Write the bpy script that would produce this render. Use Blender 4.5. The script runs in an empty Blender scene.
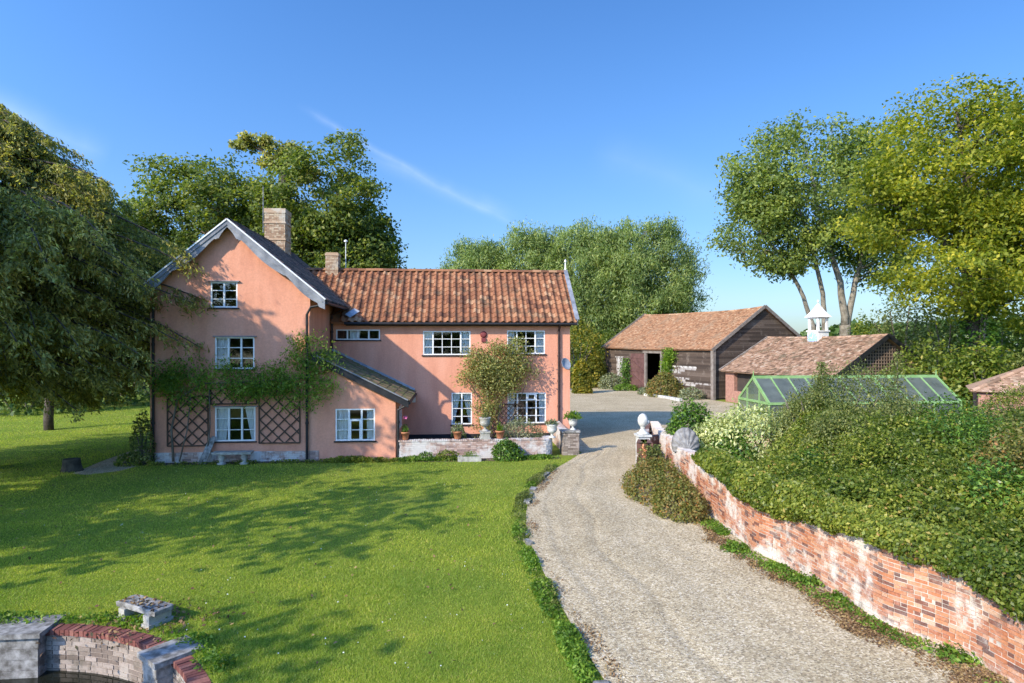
import bpy, bmesh, math, random
import numpy as np
from mathutils import Vector, Matrix

SC = bpy.context.scene
COL = SC.collection
random.seed(4)
# ------------------------------------------------------------------ camera, world, sun, exposure
CAM_H, YAW, F = 4.7, math.radians(5.1), 640.0
cam_d = bpy.data.cameras.new("camera")
cam = bpy.data.objects.new("camera", cam_d)
COL.objects.link(cam)
cam.location = (0, 0, CAM_H)
cam.rotation_euler = (math.radians(90), 0, -YAW)
cam_d.sensor_width = 36
cam_d.lens = F / 1024 * 36
cam_d.clip_end = 3000
SC.camera = cam

SUN_EL, SUN_AZ = math.radians(32), math.radians(230)
world = bpy.data.worlds.new("World")
SC.world = world
world.use_nodes = True
wn, wl = world.node_tree.nodes, world.node_tree.links
sky = wn.new('ShaderNodeTexSky')
sky.sky_type = 'NISHITA'
sky.sun_disc = False
sky.sun_elevation, sky.sun_rotation = SUN_EL, SUN_AZ
sky.altitude = 50
sky.air_density, sky.dust_density, sky.ozone_density = 1.0, 0.35, 3.0
bg = wn['Background']
bg.inputs[1].default_value = 0.15
# thin high cirrus and an old contrail: directions in the sky, brightened a little towards white
def sky_dir(px, py):
    u, v = (px - 512) / F, -(py - 341.5) / F
    c, s = math.cos(YAW), math.sin(YAW)
    return Vector((u * c + s, -u * s + c, v)).normalized()
stc = wn.new('ShaderNodeTexCoord')
def wmath(op, a, b=None, c=None, clamp=False):
    m = wn.new('ShaderNodeMath')
    m.operation = op
    m.use_clamp = clamp
    for i, v in enumerate((a, b, c)):
        if v is None:
            continue
        if isinstance(v, (int, float)):
            m.inputs[i].default_value = v
        else:
            wl.new(v, m.inputs[i])
    return m.outputs[0]
def wdot(v):
    m = wn.new('ShaderNodeVectorMath')
    m.operation = 'DOT_PRODUCT'
    wl.new(stc.outputs['Generated'], m.inputs[0])
    m.inputs[1].default_value = v
    return m.outputs['Value']
def wnoise(scale, detail=5):
    t = wn.new('ShaderNodeTexNoise')
    t.inputs['Scale'].default_value = scale
    t.inputs['Detail'].default_value = detail
    wl.new(stc.outputs['Generated'], t.inputs['Vector'])
    return t.outputs['Fac']
def streak(p, q, width, amount, ns):
    """a soft band along the great circle from p to q"""
    a, b = sky_dir(*p), sky_dir(*q)
    n = a.cross(b).normalized()
    t = (b - a).normalized()
    ta, tb = a.dot(t), b.dot(t)
    off = wmath('MULTIPLY_ADD', wmath('SUBTRACT', wnoise(9, 3), .5), .022, wdot(n))
    k = wmath('SUBTRACT', 1.0, wmath('DIVIDE', wmath('ABSOLUTE', off), width), clamp=True)
    k = wmath('POWER', k, 1.6)
    al = wmath('DIVIDE', wmath('SUBTRACT', wdot(t), ta), tb - ta)
    e = wmath('MULTIPLY', wmath('MULTIPLY', al, 6, clamp=True), wmath('MULTIPLY', wmath('SUBTRACT', 1.0, al), 5, clamp=True), clamp=True)
    tex = wmath('MULTIPLY_ADD', wnoise(ns, 6), 1.8, -.35, clamp=True)
    return wmath('MULTIPLY', wmath('MULTIPLY', wmath('MULTIPLY', k, e), tex), amount)
clouds = streak((296, 104), (528, 236), .010, .13, 30)
clouds = wmath('ADD', clouds, streak((360, 152), (520, 222), .022, .10, 18))
clouds = wmath('ADD', clouds, streak((-30, 96), (110, 158), .035, .12, 9))
clouds = wmath('ADD', clouds, streak((590, 150), (740, 205), .05, .06, 8))
clouds = wmath('ADD', clouds, streak((600, 300), (900, 296), .06, .10, 7), clamp=True)
hs = wn.new('ShaderNodeHueSaturation')
hs.inputs['Saturation'].default_value = 1.25
hs.inputs['Hue'].default_value = 0.508
wl.new(sky.outputs[0], hs.inputs['Color'])
cm = wn.new('ShaderNodeMix')
cm.data_type = 'RGBA'
wl.new(clouds, cm.inputs[0])
wl.new(hs.outputs[0], cm.inputs[6])
cm.inputs[7].default_value = (7.6, 7.9, 8.4, 1)
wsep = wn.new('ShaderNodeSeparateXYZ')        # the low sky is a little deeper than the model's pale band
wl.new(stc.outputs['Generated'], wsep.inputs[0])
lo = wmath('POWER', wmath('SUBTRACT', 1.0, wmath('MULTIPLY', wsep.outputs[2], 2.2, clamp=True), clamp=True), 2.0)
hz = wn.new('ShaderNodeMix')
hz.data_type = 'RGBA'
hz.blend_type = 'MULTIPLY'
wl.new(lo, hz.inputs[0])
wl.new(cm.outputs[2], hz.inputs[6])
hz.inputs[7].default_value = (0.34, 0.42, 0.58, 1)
# sky raised towards the sun as added fill light, dimmed on the opposite side
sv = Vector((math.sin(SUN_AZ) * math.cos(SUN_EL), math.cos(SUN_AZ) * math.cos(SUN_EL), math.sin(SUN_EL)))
sky_fill = wmath('MULTIPLY_ADD', wmath('POWER', wmath('MULTIPLY_ADD', wdot(sv), .5, .5, clamp=True), 3.0), 1.9, .78)
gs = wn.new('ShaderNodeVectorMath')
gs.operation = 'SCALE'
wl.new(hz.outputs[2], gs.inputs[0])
wl.new(sky_fill, gs.inputs['Scale'])
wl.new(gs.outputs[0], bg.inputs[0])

sun_d = bpy.data.lights.new("sun", 'SUN')
sun_d.energy = 3.5
sun_d.angle = math.radians(0.5)
sun_d.color = (1.0, 0.90, 0.72)
sun = bpy.data.objects.new("sun", sun_d)
COL.objects.link(sun)
S_DIR = Vector((-math.sin(SUN_AZ) * math.cos(SUN_EL), -math.cos(SUN_AZ) * math.cos(SUN_EL), -math.sin(SUN_EL)))
sun.rotation_euler = S_DIR.to_track_quat('-Z', 'Y').to_euler()
sun.location = (-30, -30, 40)

SC.view_settings.view_transform = 'Standard'
SC.view_settings.look = 'None'
SC.view_settings.gamma = 1
SC.view_settings.exposure = 0.86
SC.view_settings.use_curve_mapping = False
cy = SC.cycles
cy.max_bounces, cy.diffuse_bounces, cy.glossy_bounces = 9, 6, 3
cy.transmission_bounces, cy.transparent_max_bounces = 6, 8
cy.caustics_reflective = cy.caustics_refractive = False

# ------------------------------------------------------------------ measuring helpers (metres)
CT, ST = math.cos(YAW), math.sin(YAW)
def C2W(r, d, z=0.0):                 # right / forward of the viewpoint -> world
    return Vector((r * CT + d * ST, -r * ST + d * CT, z))
def G(px, py, z=0.0):                 # a point at height z seen at px, py
    d = (CAM_H - z) * F / (py - 341.5)
    return C2W((px - 512) / F * d, d, z)
def PD(px, py, d):                    # a point d metres forward
    return C2W((px - 512) / F * d, d, CAM_H - (py - 341.5) * d / F)
def PY(px, py, Y):                    # a point on the plane y = Y
    u = (px - 512) / F
    d = Y / (-u * ST + CT)
    return Vector((d * (u * CT + ST), Y, CAM_H - (py - 341.5) * d / F))

# ------------------------------------------------------------------ materials
def nodes(name):
    m = bpy.data.materials.new(name)
    m.use_nodes = True
    return m, m.node_tree.nodes, m.node_tree.links, m.node_tree.nodes['Principled BSDF']
def ramp(n, stops):
    r = n.new('ShaderNodeValToRGB')
    el = r.color_ramp.elements
    while len(el) < len(stops):
        el.new(0.5)
    for e, (p, c) in zip(el, stops):
        e.position = p
        e.color = (*c, 1) if len(c) == 3 else c
    return r
def noise(n, l, scale, detail=4, rough=0.6, coord='Object', vec=None):
    t = n.new('ShaderNodeTexNoise')
    t.inputs['Scale'].default_value = scale
    t.inputs['Detail'].default_value = detail
    t.inputs['Roughness'].default_value = rough
    if vec is None:
        tc = n.new('ShaderNodeTexCoord')
        vec = tc.outputs[coord]
    l.new(vec, t.inputs['Vector'])
    return t.outputs['Fac']
def mix(n, l, fac, a, b, mode='MIX'):
    x = n.new('ShaderNodeMix')
    x.data_type = 'RGBA'
    x.blend_type = mode
    for sock, v in ((x.inputs[0], fac), (x.inputs[6], a), (x.inputs[7], b)):
        if isinstance(v, (int, float)):
            sock.default_value = v
        elif isinstance(v, tuple):
            sock.default_value = (*v, 1)
        else:
            l.new(v, sock)
    return x.outputs[2]
def bump(n, l, p, h, strength, dist):
    b = n.new('ShaderNodeBump')
    b.inputs['Strength'].default_value = strength
    b.inputs['Distance'].default_value = dist
    l.new(h, b.inputs['Height'])
    l.new(b.outputs[0], p.inputs['Normal'])
def island(n):
    g = n.new('ShaderNodeNewGeometry')
    return g.outputs['Random Per Island']

def plain(name, a, b, scale=3.0, rough=0.8, bump_s=0.2, bump_d=0.02, fine=None, spec=0.3):
    """two tones mixed by noise, a fine grain and a bump"""
    m, n, l, p = nodes(name)
    f = noise(n, l, scale)
    r = ramp(n, [(0.35, a), (0.68, b)])
    l.new(f, r.inputs[0])
    f2 = noise(n, l, fine or scale * 14, 3)
    r2 = ramp(n, [(0.25, (0.82, 0.82, 0.82)), (0.75, (1.12, 1.12, 1.12))])
    l.new(f2, r2.inputs[0])
    l.new(mix(n, l, 1.0, r.outputs[0], r2.outputs[0], 'MULTIPLY'), p.inputs['Base Color'])
    p.inputs['Roughness'].default_value = rough
    p.inputs['Specular IOR Level'].default_value = spec
    if bump_s:
        bump(n, l, p, f2, bump_s, bump_d)
    return m
def pieces(name, stops, stain=None, stain_scale=1.0, stain_at=(0.52, 0.62), rough=0.85, grain=30.0, stain2=None, s2_scale=1.6, s2_at=(.55, .68), bump_s=.35):
    """bricks, tiles, boards: each separate piece takes its own tone; stains lie over all"""
    m, n, l, p = nodes(name)
    r = ramp(n, stops)
    l.new(island(n), r.inputs[0])
    c = r.outputs[0]
    f2 = noise(n, l, grain, 3)
    r2 = ramp(n, [(0.25, (0.75, 0.75, 0.75)), (0.75, (1.18, 1.18, 1.18))])
    l.new(f2, r2.inputs[0])
    c = mix(n, l, 1.0, c, r2.outputs[0], 'MULTIPLY')
    for st, sc_, at in ((stain, stain_scale, stain_at), (stain2, s2_scale, s2_at)):
        if st:
            f = noise(n, l, sc_, 6, 0.68)
            k = ramp(n, [(at[0], (0, 0, 0)), (at[1], (1, 1, 1))])
            l.new(f, k.inputs[0])
            c = mix(n, l, k.outputs[0], c, st)
    l.new(c, p.inputs['Base Color'])
    p.inputs['Roughness'].default_value = rough
    p.inputs['Specular IOR Level'].default_value = 0.25
    bump(n, l, p, f2, bump_s, 0.01)
    return m
LEAF_GAIN = 1.45
def leafmat(name, stops, transl=0.35, clump=0.6, rough=0.55, clump_tone=(0.55, 0.62, 0.5)):
    m, n, l, p = nodes(name)
    r = ramp(n, [(p_, tuple(min(.8, LEAF_GAIN * x_) for x_ in c_)) for p_, c_ in stops])
    l.new(island(n), r.inputs[0])
    f = noise(n, l, clump, 3)
    k = ramp(n, [(0.38, clump_tone), (0.62, (1.15, 1.12, 1.0))])
    l.new(f, k.inputs[0])
    c = mix(n, l, 1.0, r.outputs[0], k.outputs[0], 'MULTIPLY')
    l.new(c, p.inputs['Base Color'])
    p.inputs['Roughness'].default_value = rough
    p.inputs['Specular IOR Level'].default_value = 0.35
    t = n.new('ShaderNodeBsdfTranslucent')
    l.new(mix(n, l, 1.0, c, (1.25, 1.35, 0.55), 'MULTIPLY'), t.inputs[0])
    x = n.new('ShaderNodeMixShader')
    x.inputs[0].default_value = min(.6, transl * 1.35)
    l.new(p.outputs[0], x.inputs[1])
    l.new(t.outputs[0], x.inputs[2])
    l.new(x.outputs[0], n['Material Output'].inputs[0])
    return m

def make_render():                    # pink limewashed render with faint blotches and streaks
    m, n, l, p = nodes('pink_render')
    tc = n.new('ShaderNodeTexCoord')
    mp = n.new('ShaderNodeMapping')
    mp.inputs['Scale'].default_value = (1.6, 1.6, 0.35)
    l.new(tc.outputs['Object'], mp.inputs[0])
    f = noise(n, l, 0.9, 6, 0.65, vec=mp.outputs[0])
    r = ramp(n, [(0.28, (0.55, 0.235, 0.150)), (0.5, (0.65, 0.297, 0.19)), (0.74, (0.70, 0.345, 0.235))])
    l.new(f, r.inputs[0])
    f2 = noise(n, l, 16, 5)
    r2 = ramp(n, [(0.3, (0.9, 0.9, 0.9)), (0.7, (1.07, 1.07, 1.07))])
    l.new(f2, r2.inputs[0])
    l.new(mix(n, l, 1.0, r.outputs[0], r2.outputs[0], 'MULTIPLY'), p.inputs['Base Color'])
    p.inputs['Roughness'].default_value = 0.92
    p.inputs['Specular IOR Level'].default_value = 0.15
    bump(n, l, p, noise(n, l, 3.5, 7, 0.7), 0.35, 0.04)
    return m
def make_gravel():
    m, n, l, p = nodes('pea_gravel')
    tc = n.new('ShaderNodeTexCoord')
    v = n.new('ShaderNodeTexVoronoi')
    v.inputs['Scale'].default_value = 36
    l.new(tc.outputs['Object'], v.inputs['Vector'])
    r = ramp(n, [(0.0, (0.22, 0.175, 0.115)), (0.25, (0.36, 0.28, 0.165)), (0.55, (0.48, 0.385, 0.235)), (0.8, (0.56, 0.465, 0.30)), (1.0, (0.69, 0.60, 0.44))])
    sep = n.new('ShaderNodeSeparateColor')
    l.new(v.outputs['Color'], sep.inputs[0])
    l.new(sep.outputs[0], r.inputs[0])
    f = noise(n, l, 0.45, 6, 0.65)
    k = ramp(n, [(0.36, (0.86, 0.84, 0.80)), (0.62, (1.06, 1.05, 1.04))])
    l.new(f, k.inputs[0])
    c = mix(n, l, 1.0, r.outputs[0], k.outputs[0], 'MULTIPLY')
    g = noise(n, l, 1.3, 7, 0.75)
    kg = ramp(n, [(0.66, (0, 0, 0)), (0.78, (0.5, 0.5, 0.5))])
    l.new(g, kg.inputs[0])
    c = mix(n, l, kg.outputs[0], c, (0.20, 0.165, 0.105))
    l.new(c, p.inputs['Base Color'])
    p.inputs['Roughness'].default_value = 0.9
    p.inputs['Specular IOR Level'].default_value = 0.2
    bump(n, l, p, v.outputs['Distance'], 0.55, 0.02)
    return m
def make_lawn():
    m, n, l, p = nodes('lawn_turf')
    f = noise(n, l, 0.35, 6, 0.65)
    r = ramp(n, [(0.3, (0.14, 0.20, 0.026)), (0.52, (0.20, 0.25, 0.034)), (0.72, (0.26, 0.28, 0.05))])
    l.new(f, r.inputs[0])
    f2 = noise(n, l, 26, 4, 0.7)
    r2 = ramp(n, [(0.25, (0.6, 0.62, 0.55)), (0.75, (1.25, 1.22, 1.2))])
    l.new(f2, r2.inputs[0])
    l.new(mix(n, l, 1.0, r.outputs[0], r2.outputs[0], 'MULTIPLY'), p.inputs['Base Color'])
    p.inputs['Roughness'].default_value = 0.9
    p.inputs['Specular IOR Level'].default_value = 0.1
    bump(n, l, p, f2, 0.7, 0.05)
    return m
def make_glass(name='window_glass', tint=(0.94, 0.96, 0.97), boost=0.04, dust=None):
    m, n, l, p = nodes(name)
    t = n.new('ShaderNodeBsdfTransparent')
    t.inputs[0].default_value = (*tint, 1)
    g = n.new('ShaderNodeBsdfGlossy')
    g.inputs['Roughness'].default_value = 0.03
    fr = n.new('ShaderNodeFresnel')
    fr.inputs[0].default_value = 1.5
    a = n.new('ShaderNodeMath')
    a.operation = 'ADD'
    a.inputs[1].default_value = boost
    l.new(fr.outputs[0], a.inputs[0])
    x = n.new('ShaderNodeMixShader')
    l.new(a.outputs[0], x.inputs[0])
    l.new(t.outputs[0], x.inputs[1])
    l.new(g.outputs[0], x.inputs[2])
    if dust:
        d = n.new('ShaderNodeBsdfDiffuse')
        d.inputs[0].default_value = (*dust, 1)
        y = n.new('ShaderNodeMixShader')
        k = ramp(n, [(.3, (.42, .42, .42)), (.7, (.78, .78, .78))])
        l.new(noise(n, l, 1.4, 5), k.inputs[0])
        l.new(k.outputs[0], y.inputs[0])
        l.new(x.outputs[0], y.inputs[1])
        l.new(d.outputs[0], y.inputs[2])
        x = y
    l.new(x.outputs[0], n['Material Output'].inputs[0])
    return m
def make_water():
    m, n, l, p = nodes('pond_water')
    p.inputs['Base Color'].default_value = (0.012, 0.013, 0.008, 1)
    p.inputs['Roughness'].default_value = 0.06
    bump(n, l, p, noise(n, l, 2.5, 3), 0.08, 0.02)
    return m

def make_wallbrick():
    """orange-red bricks, old limewash clinging to the foot, the top courses and in loose patches"""
    m, n, l, p = nodes('old_garden_brick')
    r = ramp(n, [(0, (0.12, 0.06, 0.048)), (0.16, (0.21, 0.085, 0.055)), (0.22, (0.34, 0.12, 0.06)), (0.55, (0.43, 0.165, 0.078)), (0.85, (0.49, 0.22, 0.11)), (1, (0.52, 0.33, 0.22))])
    l.new(island(n), r.inputs[0])
    tc = n.new('ShaderNodeTexCoord')
    f2 = noise(n, l, 28, 4)
    r2 = ramp(n, [(0.25, (0.72, 0.72, 0.72)), (0.75, (1.2, 1.2, 1.2))])
    l.new(f2, r2.inputs[0])
    c = mix(n, l, 1.0, r.outputs[0], r2.outputs[0], 'MULTIPLY')
    sep = n.new('ShaderNodeSeparateXYZ')
    l.new(tc.outputs['Object'], sep.inputs[0])
    zr = n.new('ShaderNodeMapRange')
    zr.inputs[1].default_value, zr.inputs[2].default_value, zr.inputs[3].default_value, zr.inputs[4].default_value = 0, 1.4, 0, 1
    l.new(sep.outputs[2], zr.inputs[0])
    band = ramp(n, [(0.0, (.16, .16, .16)), (0.10, (.05, .05, .05)), (0.2, (0, 0, 0)), (0.62, (.0, .0, .0)), (0.85, (.09, .09, .09)), (1.0, (.13, .13, .13))])
    l.new(zr.outputs[0], band.inputs[0])
    yr = n.new('ShaderNodeMapRange')         # the far end keeps more of its limewash
    yr.inputs[1].default_value, yr.inputs[2].default_value, yr.inputs[3].default_value, yr.inputs[4].default_value = -2, 9, 0, .10
    l.new(sep.outputs[1], yr.inputs[0])
    a = n.new('ShaderNodeMath')
    a.operation = 'ADD'
    l.new(noise(n, l, 1.1, 8, .72), a.inputs[0])
    l.new(band.outputs[0], a.inputs[1])
    a2 = n.new('ShaderNodeMath')
    a2.operation = 'ADD'
    l.new(a.outputs[0], a2.inputs[0])
    l.new(yr.outputs[0], a2.inputs[1])
    k = ramp(n, [(0.48, (.0, .0, .0)), (0.57, (.14, .14, .14)), (0.66, (.9, .9, .9))])
    l.new(a2.outputs[0], k.inputs[0])
    k2 = mix(n, l, 1.0, k.outputs[0], r2.outputs[0], 'MULTIPLY')
    c = mix(n, l, k2, c, (0.66, 0.60, 0.52))
    d = ramp(n, [(0.60, (0, 0, 0)), (0.70, (.6, .6, .6))])
    l.new(noise(n, l, 2.3, 6, .7), d.inputs[0])
    c = mix(n, l, d.outputs[0], c, (0.17, 0.13, 0.085))
    l.new(c, p.inputs['Base Color'])
    p.inputs['Roughness'].default_value = 0.92
    p.inputs['Specular IOR Level'].default_value = 0.2
    bump(n, l, p, f2, .5, .012)
    return m

MAT = dict(
    render=make_render(), gravel=make_gravel(), lawn=make_lawn(), glass=make_glass(), water=make_water(),
    white=plain('white_paint', (0.72, 0.72, 0.70), (0.80, 0.80, 0.78), 4, 0.45, 0.05),
    greywood=plain('weathered_white_board', (0.14, 0.15, 0.17), (0.31, 0.315, 0.33), 2.2, 0.7, 0.2),
    black=plain('black_iron', (0.012, 0.012, 0.014), (0.03, 0.028, 0.028), 4, 0.5, 0.05),
    brownpipe=plain('brown_pipe_paint', (0.035, 0.018, 0.016), (0.06, 0.032, 0.028), 3, 0.5, 0.05),
    plinthblack=plain('tarred_plinth', (0.012, 0.012, 0.014), (0.03, 0.028, 0.028), 3, 0.8),
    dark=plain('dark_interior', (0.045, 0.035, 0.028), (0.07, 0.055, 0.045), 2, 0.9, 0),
    curtain=plain('curtain_cloth', (0.74, 0.74, 0.71), (0.82, 0.82, 0.80), 5, 0.9, 0.1),
    stone=plain('pale_stone', (0.26, 0.24, 0.20), (0.50, 0.475, 0.42), 5, 0.9, 0.4, 0.02),
    oldstone=plain('lichened_stone', (0.12, 0.11, 0.095), (0.40, 0.385, 0.36), 7, 0.95, 0.5, 0.02),
    shellstone=plain('grey_shell_stone', (0.12, 0.11, 0.10), (0.30, 0.285, 0.26), 6, 0.95, 0.5, 0.02),
    marble=plain('weathered_white_stone', (0.42, 0.41, 0.37), (0.66, 0.65, 0.60), 6, 0.8, 0.3, 0.01),
    leadgrey=plain('lead_sheet', (0.22, 0.24, 0.27), (0.36, 0.38, 0.41), 3, 0.5, 0.1),
    terracotta=plain('terracotta', (0.34, 0.125, 0.06), (0.46, 0.20, 0.10), 6, 0.85, 0.2),
    mortar=plain('lime_mortar', (0.42, 0.36, 0.29), (0.58, 0.51, 0.43), 5, 0.95, 0.4),
    soil=plain('soil', (0.07, 0.048, 0.03), (0.14, 0.10, 0.07), 3, 0.95, 0.5, 0.04),
    paving=plain('terrace_paving', (0.24, 0.20, 0.17), (0.36, 0.31, 0.27), 2, 0.9, 0.3),
    trellis=plain('dark_trellis_wood', (0.07, 0.042, 0.028), (0.12, 0.075, 0.05), 5, 0.8, 0.2),
    barndoor=plain('oxblood_boards', (0.095, 0.045, 0.038), (0.16, 0.080, 0.066), 2.5, 0.8, 0.3),
    greenpaint=plain('green_paint', (0.19, 0.33, 0.11), (0.27, 0.41, 0.17), 3, 0.5, 0.05),
    clockblue=plain('pale_blue_enamel', (0.26, 0.45, 0.68), (0.36, 0.55, 0.76), 3, 0.4, 0),
    bark=plain('bark', (0.13, 0.105, 0.08), (0.24, 0.20, 0.155), 3, 0.95, 0.7, 0.05),
    barkpale=plain('pale_bark', (0.15, 0.13, 0.095), (0.30, 0.26, 0.20), 2.5, 0.95, 0.7, 0.05),
    barkdark=plain('dark_bark', (0.06, 0.048, 0.038), (0.12, 0.095, 0.075), 3, 0.95, 0.7, 0.05),
    stumpwood=plain('wet_stump_bark', (0.035, 0.032, 0.025), (0.09, 0.08, 0.06), 5, 0.95, 0.7, 0.04),
    wallbrick=make_wallbrick(),
    brick=pieces('soft_red_brick', [(0, (0.13, 0.07, 0.055)), (0.14, (0.22, 0.09, 0.058)), (0.2, (0.38, 0.135, 0.068)), (0.55, (0.49, 0.19, 0.088)), (0.85, (0.56, 0.26, 0.13)), (1, (0.58, 0.36, 0.23))],
                 stain=(0.66, 0.57, 0.48), stain_scale=0.75, stain_at=(0.54, 0.66), stain2=(0.66, 0.56, 0.46), s2_scale=5, s2_at=(.56, .72)),
    terracebrick=pieces('limewashed_brick', [(0, (0.22, 0.15, 0.13)), (0.5, (0.42, 0.28, 0.22)), (1, (0.52, 0.40, 0.34))],
                 stain=(0.58, 0.54, 0.50), stain_scale=1.1, stain_at=(0.47, 0.56)),
    pondbrick=pieces('pale_pond_brick', [(0, (0.16, 0.12, 0.095)), (0.5, (0.28, 0.225, 0.18)), (1, (0.38, 0.31, 0.26))],
                 stain=(0.38, 0.34, 0.29), stain_scale=2.0, stain_at=(0.54, 0.72), stain2=(0.10, 0.085, 0.06), s2_scale=1.6, s2_at=(.54, .68)),
    copingbrick=pieces('dark_red_coping_brick', [(0, (0.12, 0.045, 0.038)), (0.5, (0.20, 0.07, 0.055)), (1, (0.28, 0.12, 0.09))]),
    chimneybrick=pieces('chimney_brick', [(0, (0.266, 0.16, 0.0968)), (0.5, (0.418, 0.28, 0.176)), (1, (0.532, 0.42, 0.2816))], stain=(0.48, 0.42, 0.33), stain_scale=1.6, stain_at=(.5, .62)),
    pantile=pieces('clay_pantile', [(0, (0.1111, 0.048, 0.0272)), (0.2, (0.2052, 0.0852, 0.0421)), (0.55, (0.2821, 0.1162, 0.0551)), (0.85, (0.342, 0.1549, 0.0745)), (1, (0.3847, 0.2168, 0.1166))],
                 stain=(0.13, 0.095, 0.055), stain_scale=1.6, stain_at=(.52, .76), stain2=(0.27, 0.22, 0.13), s2_scale=9, s2_at=(.64, .78)),
    mosstile=pieces('mossy_pantile', [(0, (0.07, 0.05, 0.03)), (0.5, (0.14, 0.10, 0.055)), (1, (0.22, 0.14, 0.08))], stain=(0.10, 0.11, 0.03), stain_scale=4, stain_at=(.48, .6)),
    shadedtile=pieces('shaded_pantile', [(0, (0.07, 0.048, 0.04)), (0.5, (0.13, 0.085, 0.065)), (1, (0.22, 0.13, 0.09))], stain=(0.09, 0.075, 0.05), stain_scale=2, stain_at=(.5, .65)),  # gable roof pantiles, with the shade of grazing sun put into their colour
    plaintile=pieces('plain_clay_tile', [(0, (0.2156, 0.1091, 0.056)), (0.25, (0.3234, 0.1613, 0.08)), (0.6, (0.4018, 0.2039, 0.1024)), (0.9, (0.4508, 0.2514, 0.132)), (1, (0.5096, 0.3415, 0.2))],
                 stain=(0.30, 0.20, 0.12), stain_scale=0.6, stain_at=(.5, .72)),
    browntile=pieces('weathered_brown_tile', [(0, (0.149, 0.0918, 0.0564)), (0.25, (0.2886, 0.1698, 0.104)), (0.6, (0.4003, 0.2433, 0.1517)), (0.9, (0.4562, 0.2938, 0.1951)), (1, (0.5027, 0.3856, 0.2774))],
                 stain=(0.20, 0.15, 0.09), stain_scale=1.2, stain_at=(.52, .68)),
    board=pieces('weatherboard', [(0, (0.050, 0.035, 0.026)), (0.5, (0.085, 0.060, 0.044)), (1, (0.13, 0.095, 0.072))], stain=(0.19, 0.15, 0.118), stain_scale=1.4, stain_at=(.55, .72)),
    whiteboard=pieces('flaking_whitewashed_board', [(0, (0.30, 0.26, 0.23)), (1, (0.50, 0.47, 0.43))], stain=(0.10, 0.07, 0.055), stain_scale=3.5, stain_at=(.50, .58)),
    rosebrick=plain('rose_brickwork', (0.28, 0.14, 0.10), (0.42, 0.225, 0.16), 6, 0.9, 0.4),
    greypost=plain('silvered_oak', (0.16, 0.13, 0.105), (0.27, 0.23, 0.195), 3, 0.9, 0.3),
    lattice=plain('pale_lattice', (0.24, 0.16, 0.11), (0.33, 0.24, 0.175), 3, 0.9, 0.2),
    slateglass=make_glass('greenhouse_glass', (0.30, 0.34, 0.33), 0.06, (0.15, 0.17, 0.145)),
    pink=plain('pink_petals', (0.6, 0.12, 0.25), (0.7, 0.2, 0.35), 8, 0.7, 0),
    alarm=plain('dark_red_bell', (0.16, 0.03, 0.03), (0.22, 0.05, 0.05), 4, 0.5, 0),
    cream=plain('cream_box', (0.62, 0.60, 0.50), (0.70, 0.68, 0.58), 3, 0.5, 0),
    litter=pieces('fallen_leaves', [(0, (0.10, 0.055, 0.03)), (0.6, (0.22, 0.13, 0.06)), (1, (0.36, 0.25, 0.10))]),
)
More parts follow.
